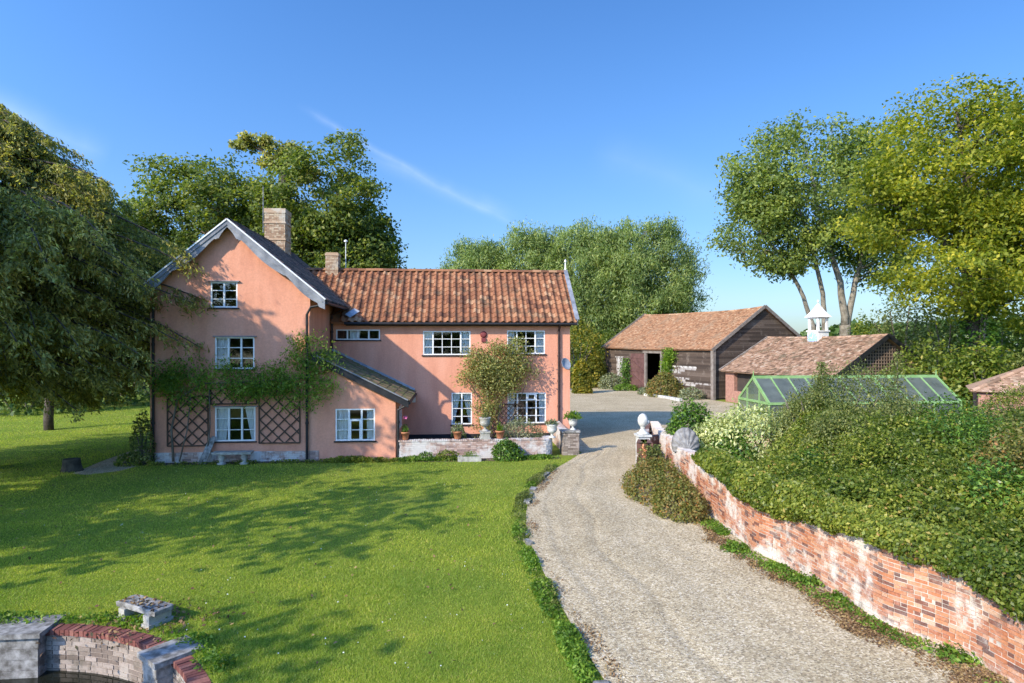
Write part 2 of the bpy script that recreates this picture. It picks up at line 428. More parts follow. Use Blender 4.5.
LEAF = dict(
    yew=leafmat('yew_needles', [(0, (0.1373, 0.1472, 0.054)), (0.6, (0.2862, 0.263, 0.0882)), (0.9, (0.4768, 0.3892, 0.1274)), (1, (0.7629, 0.5523, 0.2082))], 0.34, 0.7),
    oak=leafmat('oak_leaves', [(0, (0.0684, 0.0983, 0.0228)), (0.6, (0.1254, 0.1552, 0.0319)), (1, (0.228, 0.2277, 0.0456))], 0.35, 0.35),
    willow=leafmat('willow_leaves', [(0, (0.1165, 0.1615, 0.059)), (0.6, (0.1941, 0.2457, 0.0819)), (1, (0.326, 0.351, 0.1392))], 0.32, 0.25),
    ash=leafmat('ash_leaves', [(0, (0.0986, 0.1307, 0.0381)), (0.6, (0.167, 0.2106, 0.0539)), (1, (0.2885, 0.3049, 0.0714))], 0.35, 0.4),
    yellow=leafmat('turning_ash_leaves', [(0, (0.095, 0.1287, 0.0166)), (0.5, (0.1994, 0.2159, 0.0238)), (0.85, (0.3229, 0.3032, 0.0333)), (1, (0.4368, 0.3676, 0.0416))], 0.42, 0.4),
    hedge=leafmat('hedge_leaves', [(0, (0.0659, 0.093, 0.017)), (0.5, (0.1448, 0.1769, 0.0268)), (0.9, (0.2387, 0.2473, 0.0438)), (0.97, (0.3622, 0.3223, 0.0851)), (1, (0.3293, 0.1799, 0.0729))], 0.36, 0.75, 0.42, (0.50, 0.62, 0.5)),
    olive=leafmat('dull_olive_leaves', [(0, (0.069, 0.0896, 0.0275)), (0.6, (0.138, 0.1568, 0.044)), (1, (0.2415, 0.2352, 0.088))], 0.3, 0.8),
    ivy=leafmat('ivy_leaves', [(0, (0.035, 0.078, 0.0168)), (0.6, (0.0813, 0.156, 0.024)), (1, (0.1625, 0.24, 0.036))], 0.25, 0.9, 0.35),
    lime=leafmat('bright_climber_leaves', [(0, (0.08, 0.15, 0.016)), (0.7, (0.15, 0.235, 0.022)), (1, (0.26, 0.31, 0.04))], 0.4, 1.2),
    cream=leafmat('cream_variegated_leaves', [(0, (0.16, 0.19, 0.06)), (0.4, (0.36, 0.36, 0.17)), (1, (0.60, 0.56, 0.34))], 0.3, 1.5, clump_tone=(.7, .78, .55)),
    wist=leafmat('wisteria_leaves', [(0, (0.084, 0.144, 0.024)), (0.6, (0.168, 0.252, 0.036)), (1, (0.288, 0.348, 0.06))], 0.35, 1.2),
    creeper=leafmat('creeper_leaves', [(0, (0.105, 0.1207, 0.042)), (0.5, (0.1943, 0.2127, 0.072)), (0.92, (0.273, 0.2702, 0.102)), (1, (0.294, 0.1725, 0.072))], 0.3, 1.5, clump_tone=(.75, .68, .55)),
    sage=leafmat('grey_sage_leaves', [(0, (0.10, 0.12, 0.075)), (0.6, (0.19, 0.205, 0.125)), (1, (0.32, 0.31, 0.19))], 0.25, 2),
    brownbush=leafmat('dry_bush_leaves', [(0, (0.0805, 0.072, 0.0264)), (0.5, (0.1495, 0.138, 0.048)), (0.85, (0.2185, 0.156, 0.06)), (1, (0.299, 0.12, 0.048))], 0.3, 1.6, clump_tone=(.75, .95, .5)),
    rust=leafmat('rusty_leaves', [(0, (0.11, 0.045, 0.02)), (0.6, (0.22, 0.09, 0.035)), (1, (0.32, 0.18, 0.06))], 0.3, 2),
    weed=leafmat('weed_leaves', [(0, (0.06, 0.12, 0.015)), (0.7, (0.13, 0.22, 0.025)), (1, (0.22, 0.29, 0.05))], 0.35, 2),
    grass=leafmat('grass_blades', [(0, (0.1563, 0.2111, 0.032)), (0.55, (0.2482, 0.2893, 0.0439)), (0.9, (0.3401, 0.3519, 0.068)), (1, (0.5147, 0.4066, 0.16))], 0.4, 0.45, 0.6, (0.74, 0.86, 0.8)),
    dark=leafmat('dark_hedgerow_leaves', [(0, (0.036, 0.0706, 0.0216)), (0.6, (0.081, 0.126, 0.0324)), (1, (0.162, 0.2016, 0.054))], 0.25, 0.4),
    autumn=leafmat('amber_shrub_leaves', [(0, (0.10, 0.12, 0.02)), (0.5, (0.20, 0.19, 0.03)), (1, (0.34, 0.25, 0.04))], 0.35, 0.8),
)

# ------------------------------------------------------------------ object helpers
OFF = {}
def tag(o, label=None, cat=None, group=None, kind=None):
    for k, v in (('label', label), ('category', cat), ('group', group), ('kind', kind)):
        if v:
            o[k] = v
    return o
def thing(name, label, cat, loc=(0, 0, 0), rotz=0.0, group=None, worldgeo=True):
    o = bpy.data.objects.new(name, None)
    COL.objects.link(o)
    o.location = loc
    o.rotation_euler = (0, 0, rotz)
    o.empty_display_size = 0.3
    OFF[o.name] = Vector(loc) if worldgeo else Vector((0, 0, 0))
    return tag(o, label, cat, group)
def link(name, me, mat, parent=None, off=None):
    o = bpy.data.objects.new(name, me)
    COL.objects.link(o)
    if mat:
        me.materials.append(mat)
    if parent is not None:
        o.parent = parent
        off = OFF.get(parent.name, Vector((0, 0, 0))) if off is None else off
        OFF[o.name] = off
        if off.length:
            me.transform(Matrix.Translation(-off))
    else:
        OFF[o.name] = Vector((0, 0, 0))
    return o
class MB:
    def __init__(s):
        s.v, s.f = [], []
    def add(s, vs, fs):
        b = len(s.v)
        s.v += [tuple(v) for v in vs]
        s.f += [tuple(i + b for i in f) for f in fs]
        return s
    def box(s, a, b):
        (x0, y0, z0), (x1, y1, z1) = a, b
        return s.add([(x0, y0, z0), (x1, y0, z0), (x1, y1, z0), (x0, y1, z0), (x0, y0, z1), (x1, y0, z1), (x1, y1, z1), (x0, y1, z1)],
                     [(0, 3, 2, 1), (4, 5, 6, 7), (0, 1, 5, 4), (1, 2, 6, 5), (2, 3, 7, 6), (3, 0, 4, 7)])
    def obox(s, c, ux, uy, uz, hx, hy, hz):     # box at centre c along three axes
        c, ux, uy, uz = Vector(c), Vector(ux), Vector(uy), Vector(uz)
        vs = [c + ux * (hx * i) + uy * (hy * j) + uz * (hz * k) for k in (-1, 1) for j in (-1, 1) for i in (-1, 1)]
        return s.add(vs, [(0, 2, 3, 1), (4, 5, 7, 6), (0, 1, 5, 4), (1, 3, 7, 5), (3, 2, 6, 7), (2, 0, 4, 6)])
    def bar(s, p, q, w, h, up=(0, 0, 1)):
        p, q = Vector(p), Vector(q)
        d = q - p
        L = d.length
        if L < 1e-6:
            return s
        d.normalize()
        u = Vector(up)
        if abs(u.dot(d)) > 0.95:
            u = Vector((1, 0, 0))
        x = d.cross(u).normalized()
        return s.obox((p + q) / 2, d, x, x.cross(d), L / 2, w / 2, h / 2)
    def tube(s, pts, rad, n=8, cap=True):
        pts = [Vector(p) for p in pts]
        if not hasattr(rad, '__len__'):
            rad = [rad] * len(pts)
        vs, fs = [], []
        ref = None
        for i, p in enumerate(pts):
            d = (pts[min(i + 1, len(pts) - 1)] - pts[max(i - 1, 0)]).normalized()
            if ref is None:
                ref = Vector((1, 0, 0)) if abs(d.x) < 0.8 else Vector((0, 1, 0))
            x = (ref - d * ref.dot(d)).normalized()
            ref = x
            y = d.cross(x)
            for k in range(n):
                a = 2 * math.pi * k / n
                vs.append(p + (x * math.cos(a) + y * math.sin(a)) * rad[i])
        for i in range(len(pts) - 1):
            for k in range(n):
                a, b = i * n + k, i * n + (k + 1) % n
                fs.append((a, b, b + n, a + n))
        if cap:
            fs.append(tuple(range(n))[::-1])
            fs.append(tuple(range((len(pts) - 1) * n, len(pts) * n)))
        return s.add(vs, fs)
    def lathe(s, prof, c=(0, 0, 0), n=20, fx=1.0, fy=1.0):
        c = Vector(c)
        vs = [c + Vector((r * math.cos(2 * math.pi * k / n) * fx, r * math.sin(2 * math.pi * k / n) * fy, z)) for r, z in prof for k in range(n)]
        fs = [(i * n + k, i * n + (k + 1) % n, (i + 1) * n + (k + 1) % n, (i + 1) * n + k) for i in range(len(prof) - 1) for k in range(n)]
        fs += [tuple(range(n))[::-1], tuple(range((len(prof) - 1) * n, len(prof) * n))]
        return s.add(vs, fs)
    def prism(s, poly, axis, a, b):             # polygon in the two other axes, from a to b along axis
        n = len(poly)
        def pt(u, v, w):
            return {'x': (w, u, v), 'y': (u, w, v), 'z': (u, v, w)}[axis]
        vs = [pt(u, v, a) for u, v in poly] + [pt(u, v, b) for u, v in poly]
        fs = [tuple(range(n))[::-1], tuple(range(n, 2 * n))] + [(i, (i + 1) % n, n + (i + 1) % n, n + i) for i in range(n)]
        return s.add(vs, fs)
    def build(s, name, mat, parent=None, smooth=False, off=None, fix=True):
        me = bpy.data.meshes.new(name)
        me.from_pydata(s.v, [], s.f)
        if fix:
            bm = bmesh.new()
            bm.from_mesh(me)
            bmesh.ops.recalc_face_normals(bm, faces=bm.faces)
            bm.to_mesh(me)
            bm.free()
        if smooth:
            me.polygons.foreach_set('use_smooth', [True] * len(me.polygons))
        me.update()
        return link(name, me, mat, parent, off)

def filled(outline, holes, to3, thick=None):
    """a sheet with rectangular or polygonal holes; to3 maps (u, v) to a point; thick: inward vector"""
    bm = bmesh.new()
    edges = []
    for loop in [outline] + holes:
        vs = [bm.verts.new(to3(u, v)) for u, v in loop]
        edges += [bm.edges.new((vs[i], vs[(i + 1) % len(vs)])) for i in range(len(vs))]
    bmesh.ops.triangle_fill(bm, use_beauty=True, use_dissolve=False, edges=edges)
    if thick is not None:
        r = bmesh.ops.extrude_face_region(bm, geom=list(bm.faces))
        vs = [g for g in r['geom'] if isinstance(g, bmesh.types.BMVert)]
        bmesh.ops.translate(bm, verts=vs, vec=thick)
    bmesh.ops.recalc_face_normals(bm, faces=bm.faces)
    return bm
def bmobj(name, bm, mat, parent=None):
    me = bpy.data.meshes.new(name)
    bm.to_mesh(me)
    bm.free()
    return link(name, me, mat, parent)
def rect(x0, x1, z0, z1):
    return [(x0, z0), (x1, z0), (x1, z1), (x0, z1)]
def quads(name, V, mat, parent=None, k=4):      # V: (N, k, 3) separate faces
    V = np.asarray(V, dtype=np.float32)
    n = len(V)
    me = bpy.data.meshes.new(name)
    me.vertices.add(n * k)
    me.vertices.foreach_set('co', V.reshape(-1))
    me.loops.add(n * k)
    me.loops.foreach_set('vertex_index', np.arange(n * k, dtype=np.int32))
    me.polygons.add(n)
    me.polygons.foreach_set('loop_start', np.arange(0, n * k, k, dtype=np.int32))
    me.polygons.foreach_set('loop_total', np.full(n, k, dtype=np.int32))
    me.update(calc_edges=True)
    return link(name, me, mat, parent)
def in_poly(P, poly):
    x, y = P[:, 0], P[:, 1]
    r = np.zeros(len(P), bool)
    n = len(poly)
    for i in range(n):
        x0, y0 = poly[i][0], poly[i][1]
        x1, y1 = poly[(i + 1) % n][0], poly[(i + 1) % n][1]
        c = ((y0 > y) != (y1 > y)) & (x < (x1 - x0) * (y - y0) / ((y1 - y0) or 1e-9) + x0)
        r ^= c
    return r
def resample(pts, n):
    P = np.array([[p[0], p[1]] for p in pts], float)
    s = np.r_[0, np.cumsum(np.linalg.norm(np.diff(P, axis=0), axis=1))]
    t = np.linspace(0, s[-1], n)
    return np.c_[np.interp(t, s, P[:, 0]), np.interp(t, s, P[:, 1])], s[-1]
def smooth_path(pts, n):
    """Catmull-Rom through the points"""
    P = [Vector((p[0], p[1], 0)) for p in pts]
    P = [P[0] * 2 - P[1]] + P + [P[-1] * 2 - P[-2]]
    out = []
    for i in range(1, len(P) - 2):
        for k in range(12):
            t = k / 12
            a, b, c, d = P[i - 1], P[i], P[i + 1], P[i + 2]
            out.append(0.5 * ((2 * b) + (c - a) * t + (2 * a - 5 * b + 4 * c - d) * t * t + (3 * b - a - 3 * c + d) * t ** 3))
    out.append(P[-2])
    return resample(out, n)

# ------------------------------------------------------------------ foliage
def wob(P, f, seed):
    r = np.random.default_rng(seed)
    out = np.zeros(len(P))
    for i in range(6):
        k = r.normal(size=3)
        k *= f * (0.7 + 0.25 * i) / np.linalg.norm(k)
        out += np.sin(P @ k + r.uniform(0, 6.28)) / (1 + 0.25 * i)
    return out / 3.0
def unit(a):
    return a / np.maximum(np.linalg.norm(a, axis=1, keepdims=True), 1e-6)
def leaf_quads(pos, size, rng, up=0.5, out=None, outw=0.5, grow=None, growj=0.6, aspect=0.55, jitter=0.35):
    n = len(pos)
    nn = rng.normal(size=(n, 3)) * 0.75
    nn[:, 2] += up
    if out is not None:
        nn += out * outw
    nn = unit(nn)
    t = rng.normal(size=(n, 3)) * (growj if grow is not None else 1.0)
    if grow is not None:
        t += grow
    t = unit(t - nn * (t * nn).sum(1, keepdims=True))
    b = np.cross(nn, t)
    L = size * (1 + jitter * rng.uniform(-1, 1, (n, 1)))
    W = L * aspect
    fold = nn * L * 0.12
    return np.stack([pos - t * L * .5, pos + b * W * .5 + fold, pos + t * L * .5, pos - b * W * .5 + fold], 1)

def clump_points(blobs, n, rng, inner=0.45, gap=0.0, gf=0.5, seed=0):
    w = np.array([(b[3] * b[4] + b[3] * b[5] + b[4] * b[5]) for b in blobs])
    pts, dirs = [], []
    tries = 0
    while len(pts) < n and tries < 40:
        tries += 1
        idx = rng.choice(len(blobs), n, p=w / w.sum())
        d = unit(rng.normal(size=(n, 3)))
        u = inner + (1 - inner) * rng.uniform(0, 1, n) ** 0.6
        B = np.array(blobs)[idx]
        R = 1 + 0.16 * wob(d * 1.0 + idx[:, None], 3.2, seed + 5) + 0.08 * wob(d + idx[:, None], 8, seed + 6)
        P = B[:, :3] + d * B[:, 3:6] * (u * R)[:, None]
        if gap:
            keep = wob(P, gf, seed + 9) > (-1 + gap * 1.2)
            P, d = P[keep], d[keep]
        pts += list(P)
        dirs += list(d)
    return np.array(pts[:n]), np.array(dirs[:n])

def tree(name, label, cat, base, blobs, stems, leaf, bark, ncl=400, per=60, size=0.3, spread=(0.7, 0.7, 0.45), seed=1, group=None,
         gap=0.35, gf=0.5, up=0.5, grow=None, aspect=0.55, branches=160, inner=0.4, nsub=5, brad=0.05, limb_r=0.5):
    """base: world point; blobs and stems relative to it.  trunk = stems + limbs + branches, crown = leaves"""
    rng = np.random.default_rng(seed)
    base = Vector(base)
    t = thing(name, label, cat, base, group=group, worldgeo=False)
    C, D = clump_points(blobs, ncl, rng, inner, gap, gf, seed)
    wood = MB()
    anchors = []
    for st in stems:
        pts = [Vector(p[:3]) for p in st]
        rad = [p[3] for p in st]
        fine, fr = [], []
        for i in range(len(pts) - 1):
            for k in range(4):
                q = k / 4
                j = Vector((rng.normal(), rng.normal(), 0)) * rad[i] * 0.12
                fine.append(pts[i].lerp(pts[i + 1], q) + (j if i + k else Vector()))
                fr.append(rad[i] * (1 - q) + rad[i + 1] * q)
        fine.append(pts[-1])
        fr.append(rad[-1])
        wood.tube(fine, fr, 9)
        H = max(p.z for p in pts)
        anchors += [(p, r) for p, r in zip(fine, fr) if p.z > 0.28 * H]
    nodes_ = list(anchors)
    for b in blobs:
        c = Vector(b[:3])
        for k in range(nsub):
            d = unit(rng.normal(size=(1, 3)))[0]
            e = c + Vector((d[0] * b[3], d[1] * b[4], d[2] * b[5])) * 0.62
            best = min(anchors, key=lambda a: (a[0] - e).length + (3.0 if a[0].z > e.z else 0) + rng.uniform(0, 1.0))
            a, r0 = best
            L = (e - a).length
            m1 = a.lerp(e, 0.35) + Vector((rng.normal() * .06 * L, rng.normal() * .06 * L, 0.10 * L))
            m2 = a.lerp(e, 0.7) + Vector((rng.normal() * .06 * L, rng.normal() * .06 * L, 0.08 * L))
            r0 = min(r0 * limb_r, 0.03 + 0.022 * L)
            pts = [a, a.lerp(m1, .5), m1, m1.lerp(m2, .5), m2, e]
            rr = [r0, r0 * .85, r0 * .7, r0 * .55, r0 * .42, r0 * .22]
            wood.tube(pts, rr, 6, False)
            nodes_ += list(zip(pts[2:], rr[2:]))
    NP = np.array([n_[0] for n_ in nodes_])
    for i in range(min(branches, len(C))):
        c = C[i]
        j = int(np.argmin(np.linalg.norm(NP - c, axis=1)))
        a, r0 = nodes_[j]
        e = Vector(c)
        L = (e - a).length
        m_ = a.lerp(e, .5) + Vector((rng.normal(), rng.normal(), rng.normal() + .5)) * 0.07 * L
        r1 = min(r0 * .7, brad)
        wood.tube([a, m_, e], [r1, r1 * .65, r1 * .25], 5, False)
    wood.build('trunk', MAT[bark], t, True, fix=False)
    sp = np.array(spread) * (0.7 + 0.6 * rng.uniform(0, 1, (len(C), 1)))
    n = len(C) * per
    off = np.clip(rng.normal(size=(n, 3)), -1.9, 1.9) * 0.6
    P = np.repeat(C, per, 0) + off * np.repeat(sp, per, 0)
    outd = np.repeat(D, per, 0)
    gv = None
    if grow == 'droop':
        gv = outd * np.array([1, 1, 0.1]) + np.array([0, 0, -0.75])
    elif grow == 'rise':
        gv = outd * np.array([.7, .7, .2]) + np.array([0, 0, 0.9])
    P[:, 2] = np.maximum(P[:, 2], 0.05)
    quads('crown', leaf_quads(P, size, rng, up, outd, 0.5, gv, 0.5, aspect), LEAF[leaf], t)
    return t

def shrub(name, label, cat, base, rx, ry, rz, leaf, n=3000, size=0.08, seed=1, group=None, lump=0.16, lf=3.5, zc=0.35, up=0.5, aspect=0.6,
          stems=7, bark='bark', shell=0.35, grow=None, part='foliage'):
    """a leafy mound standing on base; leaves fill an uneven shell down to the ground"""
    rng = np.random.default_rng(seed)
    base = Vector(base)
    t = thing(name, label, cat, base, group=group, worldgeo=False)
    d = unit(rng.normal(size=(int(n * 1.5), 3)))
    d = d[d[:, 2] > -zc - 0.1][:n]
    R = 1 + lump * wob(d, lf, seed) + lump * .6 * wob(d, lf * 2.7, seed + 1)
    u = (1 - shell) + shell * rng.uniform(0, 1, len(d)) ** .5
    u *= 1 + 0.05 * rng.normal(size=len(d))
    k = rz / (1 + zc)
    P = d * np.array([rx, ry, k]) * (R * u)[:, None]
    P[:, 2] += zc * k
    P = P[P[:, 2] > 0.0]
    d = d[:len(P)] if len(d) == len(P) else unit(P - np.array([0, 0, zc * k]))
    gv = None
    if grow == 'rise':
        gv = d * .6 + np.array([0, 0, .9])
    quads(part, leaf_quads(P, size, rng, up, d, .7, gv, .5, aspect), LEAF[leaf], t)
    w = MB()
    for i in range(stems):
        a = rng.uniform(0, 6.28)
        q = rng.uniform(.3, .75)
        e = Vector((math.cos(a) * rx * q, math.sin(a) * ry * q, rz * rng.uniform(.45, .8)))
        r0 = 0.012 + 0.012 * max(rx, rz)
        w.tube([(math.cos(a) * .1 * rx, math.sin(a) * .1 * ry, -0.05), e * .5 + Vector((0, 0, .1 * rz)), e], [r0, r0 * .7, r0 * .3], 5, False)
    w.build('stem', MAT[bark], t, True, fix=False)
    return t

# ------------------------------------------------------------------ masonry and roofing
def brick_run(mb, path, z0, z1, inward=0.0, length=0.225, course=0.075, gap=0.011, depth=0.05, seed=0, jitter=0.004, top_fn=None, side=1):
    """bricks proud of a core along a plan path (N,2); side = which side of the travel direction faces out"""
    rng = random.Random(seed)
    P = np.asarray(path)
    s = np.r_[0, np.cumsum(np.linalg.norm(np.diff(P, axis=0), axis=1))]
    tot = s[-1]
    rows = int((z1 - z0) / course)
    for r in range(rows):
        z = z0 + r * course
        x = -(length / 2 if r % 2 else 0) - rng.uniform(0, .02)
        while x < tot:
            L = length * (1.0 if rng.random() < .62 else .5)
            a, b = max(x, 0), min(x + L, tot)
            x += L
            if b - a < 0.03:
                continue
            m = (a + b) / 2
            if top_fn and z + course > top_fn(m):
                continue
            cx, cy_ = np.interp(m, s, P[:, 0]), np.interp(m, s, P[:, 1])
            e = 0.05
            tx = np.interp(min(m + e, tot), s, P[:, 0]) - np.interp(max(m - e, 0), s, P[:, 0])
            ty = np.interp(min(m + e, tot), s, P[:, 1]) - np.interp(max(m - e, 0), s, P[:, 1])
            T = Vector((tx, ty, 0)).normalized()
            N = Vector((T.y, -T.x, 0)) * side
            o = rng.uniform(-jitter, jitter)
            c = Vector((cx, cy_, z + course / 2 + rng.uniform(-.002, .002))) + N * (o - depth / 2)
            mb.obox(c, T, N, (0, 0, 1), (b - a - gap) / 2, depth / 2, (course - gap) / 2)
    return mb
def core_run(mb, path, z0, z1, d0, d1, side=1, top_fn=None):
    """solid core of a wall between offsets d0 (outer) and d1 (inner) behind the path"""
    P = np.asarray(path)
    n = len(P)
    s = np.r_[0, np.cumsum(np.linalg.norm(np.diff(P, axis=0), axis=1))]
    T = np.gradient(P, axis=0)
    T /= np.linalg.norm(T, axis=1, keepdims=True)
    N = np.c_[T[:, 1], -T[:, 0]] * side
    A, B = P - N * d0, P - N * d1
    vs, fs = [], []
    for i in range(n):
        zt = top_fn(s[i]) if top_fn else z1
        vs += [(A[i, 0], A[i, 1], z0), (A[i, 0], A[i, 1], zt), (B[i, 0], B[i, 1], zt), (B[i, 0], B[i, 1], z0)]
    for i in range(n - 1):
        a, b = i * 4, i * 4 + 4
        for k in range(4):
            fs.append((a + k, a + (k + 1) % 4, b + (k + 1) % 4, b + k))
    fs += [(3, 2, 1, 0), ((n - 1) * 4, (n - 1) * 4 + 1, (n - 1) * 4 + 2, (n - 1) * 4 + 3)]
    return mb.add(vs, fs)

def pantiles(mb, o, u, v, W, L, tw=0.33, gauge=0.36, seed=0, keep=None, sag=None):
    """S-shaped tiles: o eave corner, u along the eave, v up the slope"""
    rng = random.Random(seed)
    o, u, v = Vector(o), Vector(u).normalized(), Vector(v).normalized()
    n = u.cross(v)
    if n.z < 0:
        n = -n
    cols, rows = max(1, round(W / tw)), max(1, round(L / gauge))
    tw, gauge = W / cols, L / rows
    prof = [(0, .036), (.13, .080), (.27, .100), (.41, .078), (.55, .026), (.72, .0), (.88, .010), (1.0, .036)]
    for r in range(rows):
        for c in range(cols):
            if keep and not keep((c + .5) * tw, (r + .5) * gauge):
                continue
            dz, sk = rng.uniform(-.006, .006), rng.uniform(-.012, .012)
            vs = []
            for k, (t, drop) in enumerate(((-.07, .034), (1.02, .006))):
                for px, h in prof:
                    p = o + u * (c * tw + px * tw + sk * (1 - k)) + v * ((r + t) * gauge) + n * (h + drop + dz)
                    vs.append(p)
            m = len(prof)
            low = [vs[i] - n * .022 for i in range(m)]
            fs = [(i, i + 1, m + i + 1, m + i) for i in range(m - 1)] + [(2 * m + i, 2 * m + i + 1, i + 1, i) for i in range(m - 1)]
            mb.add(vs + low, fs)
    return mb
def plaintiles(mb, o, u, v, W, L, tw=0.19, gauge=0.125, seed=0, sag=None, jit=.006, thick=.016):
    rng = random.Random(seed)
    o, u, v = Vector(o), Vector(u).normalized(), Vector(v).normalized()
    n = u.cross(v)
    if n.z < 0:
        n = -n
    cols, rows = round(W / tw), round(L / gauge)
    tw, gauge = W / cols, L / rows
    for r in range(rows):
        for c in range(cols + (r % 2)):
            a = c * tw - (tw / 2 if r % 2 else 0)
            b = a + tw - .006
            a, b = max(a, 0), min(b, W)
            if b - a < .03:
                continue
            j0, j1, js = rng.uniform(-jit, jit), rng.uniform(-jit, jit), rng.uniform(-.012, .012)
            y0, y1 = r * gauge - .02 + js, (r + 1) * gauge + .03
            h0, h1 = thick * 2.1, thick * .4
            q = []
            for (x, y, h) in ((a, y0, h0 + j0), (b, y0, h0 + j1), (b, y1, h1), (a, y1, h1)):
                p = o + u * x + v * y + n * h
                if sag:
                    p = p + Vector((0, 0, sag(x / W, y / L)))
                q.append(p)
            lo = [q[0] - n * thick, q[1] - n * thick]
            mb.add(q + lo, [(0, 1, 2, 3), (4, 5, 1, 0)])
    return mb
def ridge_tiles(mb, p, q, r=0.13, step=0.42, seed=0, sag=None):
    rng = random.Random(seed)
    p, q = Vector(p), Vector(q)
    d = q - p
    L = d.length
    d.normalize()
    x = d.cross(Vector((0, 0, 1))).normalized()
    n = max(1, round(L / step))
    for i in range(n):
        a, b = p + d * (L * i / n - .02), p + d * (L * (i + 1) / n)
        if sag:
            a, b = a + Vector((0, 0, sag(i / n))), b + Vector((0, 0, sag((i + 1) / n)))
        k = r * (1 + rng.uniform(-.06, .06))
        vs = []
        for e, rr in ((a, k * 1.06), (b, k)):
            for j in range(7):
                t = math.pi * j / 6
                vs.append(e + x * (rr * 1.15 * math.cos(t)) + Vector((0, 0, rr * math.sin(t) - .05)))
        mb.add(vs, [(j, j + 1, 8 + j, 7 + j) for j in range(6)])
    return mb
def cladding(mb, frame, width, zlo, zhi, span, holes=(), h=0.19, seed=0, lap=.022, pick=None, other=None):
    """lapped boards: frame(u, z, out) -> point; span(z) -> (u0, u1); holes (u0, u1, z0, z1)"""
    rng = random.Random(seed)
    z = zlo
    while z < zhi:
        z1 = min(z + h * rng.uniform(.85, 1.1), zhi)
        s0 = span((z + z1) / 2)
        if s0 and s0[1] - s0[0] > .1:
            segs = [s0]
            for (a, b, c, d) in holes:
                if z1 > c + .02 and z < d - .02:
                    segs = [g for (p, q) in segs for g in ((p, min(q, a)), (max(p, b), q)) if g[1] - g[0] > .06]
            for (p, q) in segs:
                x = p
                while x < q - .02:
                    e = min(q, x + rng.uniform(2.0, 4.5))
                    if q - e < .5:
                        e = q
                    w0, w1 = rng.uniform(-.006, .006), rng.uniform(-.006, .006)
                    g = .004
                    vs = [frame(x + g, z - .015 + w0, lap), frame(e - g, z - .015 + w1, lap), frame(e - g, z1, .006), frame(x + g, z1, .006),
                          frame(x + g, z - .015 + w0, 0), frame(e - g, z - .015 + w1, 0)]
                    tgt = other if (other is not None and pick((x + e) / 2, (z + z1) / 2)) else mb
                    tgt.add(vs, [(0, 1, 2, 3), (4, 5, 1, 0)])
                    x = e
        z = z1
    return mb

# ================================================================== the setting
POND_C, POND_R = C2W(-7.6, 6.5), 3.93
ring = [(POND_C.x + (POND_R + .22) * math.cos(a * math.pi / 36), POND_C.y + (POND_R + .22) * math.sin(a * math.pi / 36)) for a in range(72)]
o = bmobj('lawn', filled([(-260, -90), (260, -90), (260, 700), (-260, 700)], [ring], lambda u, v: (u, v, 0.0)), MAT['lawn'])
tag(o, kind='structure')
m = MB()
m.add([(POND_C.x + (POND_R + .3) * math.cos(a * math.pi / 24), POND_C.y + (POND_R + .3) * math.sin(a * math.pi / 24), -0.66) for a in range(48)], [tuple(range(48))])
tag(m.build('pond_water', MAT['water']), kind='structure')

left_px = [(720, 860), (660, 760), (605, 683), (575, 632), (548, 582), (531, 545), (526, 515), (535, 490), (552, 472), (570, 461), (582, 453)]
right_px = [(1190, 800), (1060, 712), (1009, 684), (929, 643), (852, 606), (801, 577), (757, 554), (724, 529), (690, 501), (668, 481), (652, 465), (646, 451), (645, 441)]
NL = 260
driveL, _ = smooth_path([G(*p) for p in left_px], NL)
driveR, _ = smooth_path([G(*p) for p in right_px], NL)
NX = 90
rg = np.random.default_rng(8)
vs, fs = [], []
for i in range(NL):
    for j in range(NX):
        t = j / (NX - 1)
        p = driveL[i] * (1 - t) + driveR[i] * t
        vs.append([p[0], p[1], 0.0])
vs = np.array(vs)
tt = np.tile(np.linspace(0, 1, NX), NL)
ii = np.repeat(np.arange(NL), NX)
wv = 0.03 * np.sin(ii * .11)
h = 0.028 + 0.012 * wob(vs, 1.2, 3) + 0.008 * wob(vs, 5, 4) + 0.022 * np.exp(-((tt - .28 - wv) / .035) ** 2) - 0.02 * np.exp(-((tt - .20 - wv) / .03) ** 2) - 0.015 * np.exp(-((tt - .55 - wv) / .05) ** 2) + 0.018 * np.exp(-((tt - .09 - .3 * wv) / .03) ** 2) - .02 * np.exp(-((tt - .13 - .3 * wv) / .02) ** 2)
h += .010 * wob(vs, 14, 6) + .022 * np.exp(-((tt - .42 - wv) / .06) ** 2) - .026 * np.exp(-((tt - .335 - wv) / .018) ** 2) - .02 * np.exp(-((tt - .70 - .8 * wv) / .03) ** 2)
vs[:, 2] = np.clip(.028 + (h - .028) * .5, .013, .12)
fs = [(i * NX + j, i * NX + j + 1, (i + 1) * NX + j + 1, (i + 1) * NX + j) for i in range(NL - 1) for j in range(NX - 1)]
m = MB()
m.add(vs, fs)
tag(m.build('gravel_drive', MAT['gravel'], smooth=True), kind='structure')
yard = [G(582, 453), G(600, 449), G(646, 443), G(700, 436), C2W(8.5, 27), C2W(24, 27.2), C2W(24, 33), C2W(19, 41), C2W(16, 51.5), C2W(9.7, 66.5), C2W(5.2, 66), G(570, 386.5), C2W(1.5, 50), C2W(2.4, 37.5), C2W(2.6, 30)]
o = bmobj('gravel_yard', filled([(p.x, p.y) for p in yard], [], lambda u, v: (u, v, 0.008)), MAT['gravel'])
tag(o, kind='structure')
path = [G(72, 474), G(100, 462), G(128, 452), G(150, 446), G(150, 463), G(120, 471), G(88, 475)]
o = bmobj('stone_path', filled([(p.x, p.y) for p in path], [], lambda u, v: (u, v, 0.006)), MAT['gravel'])
tag(o, kind='structure')
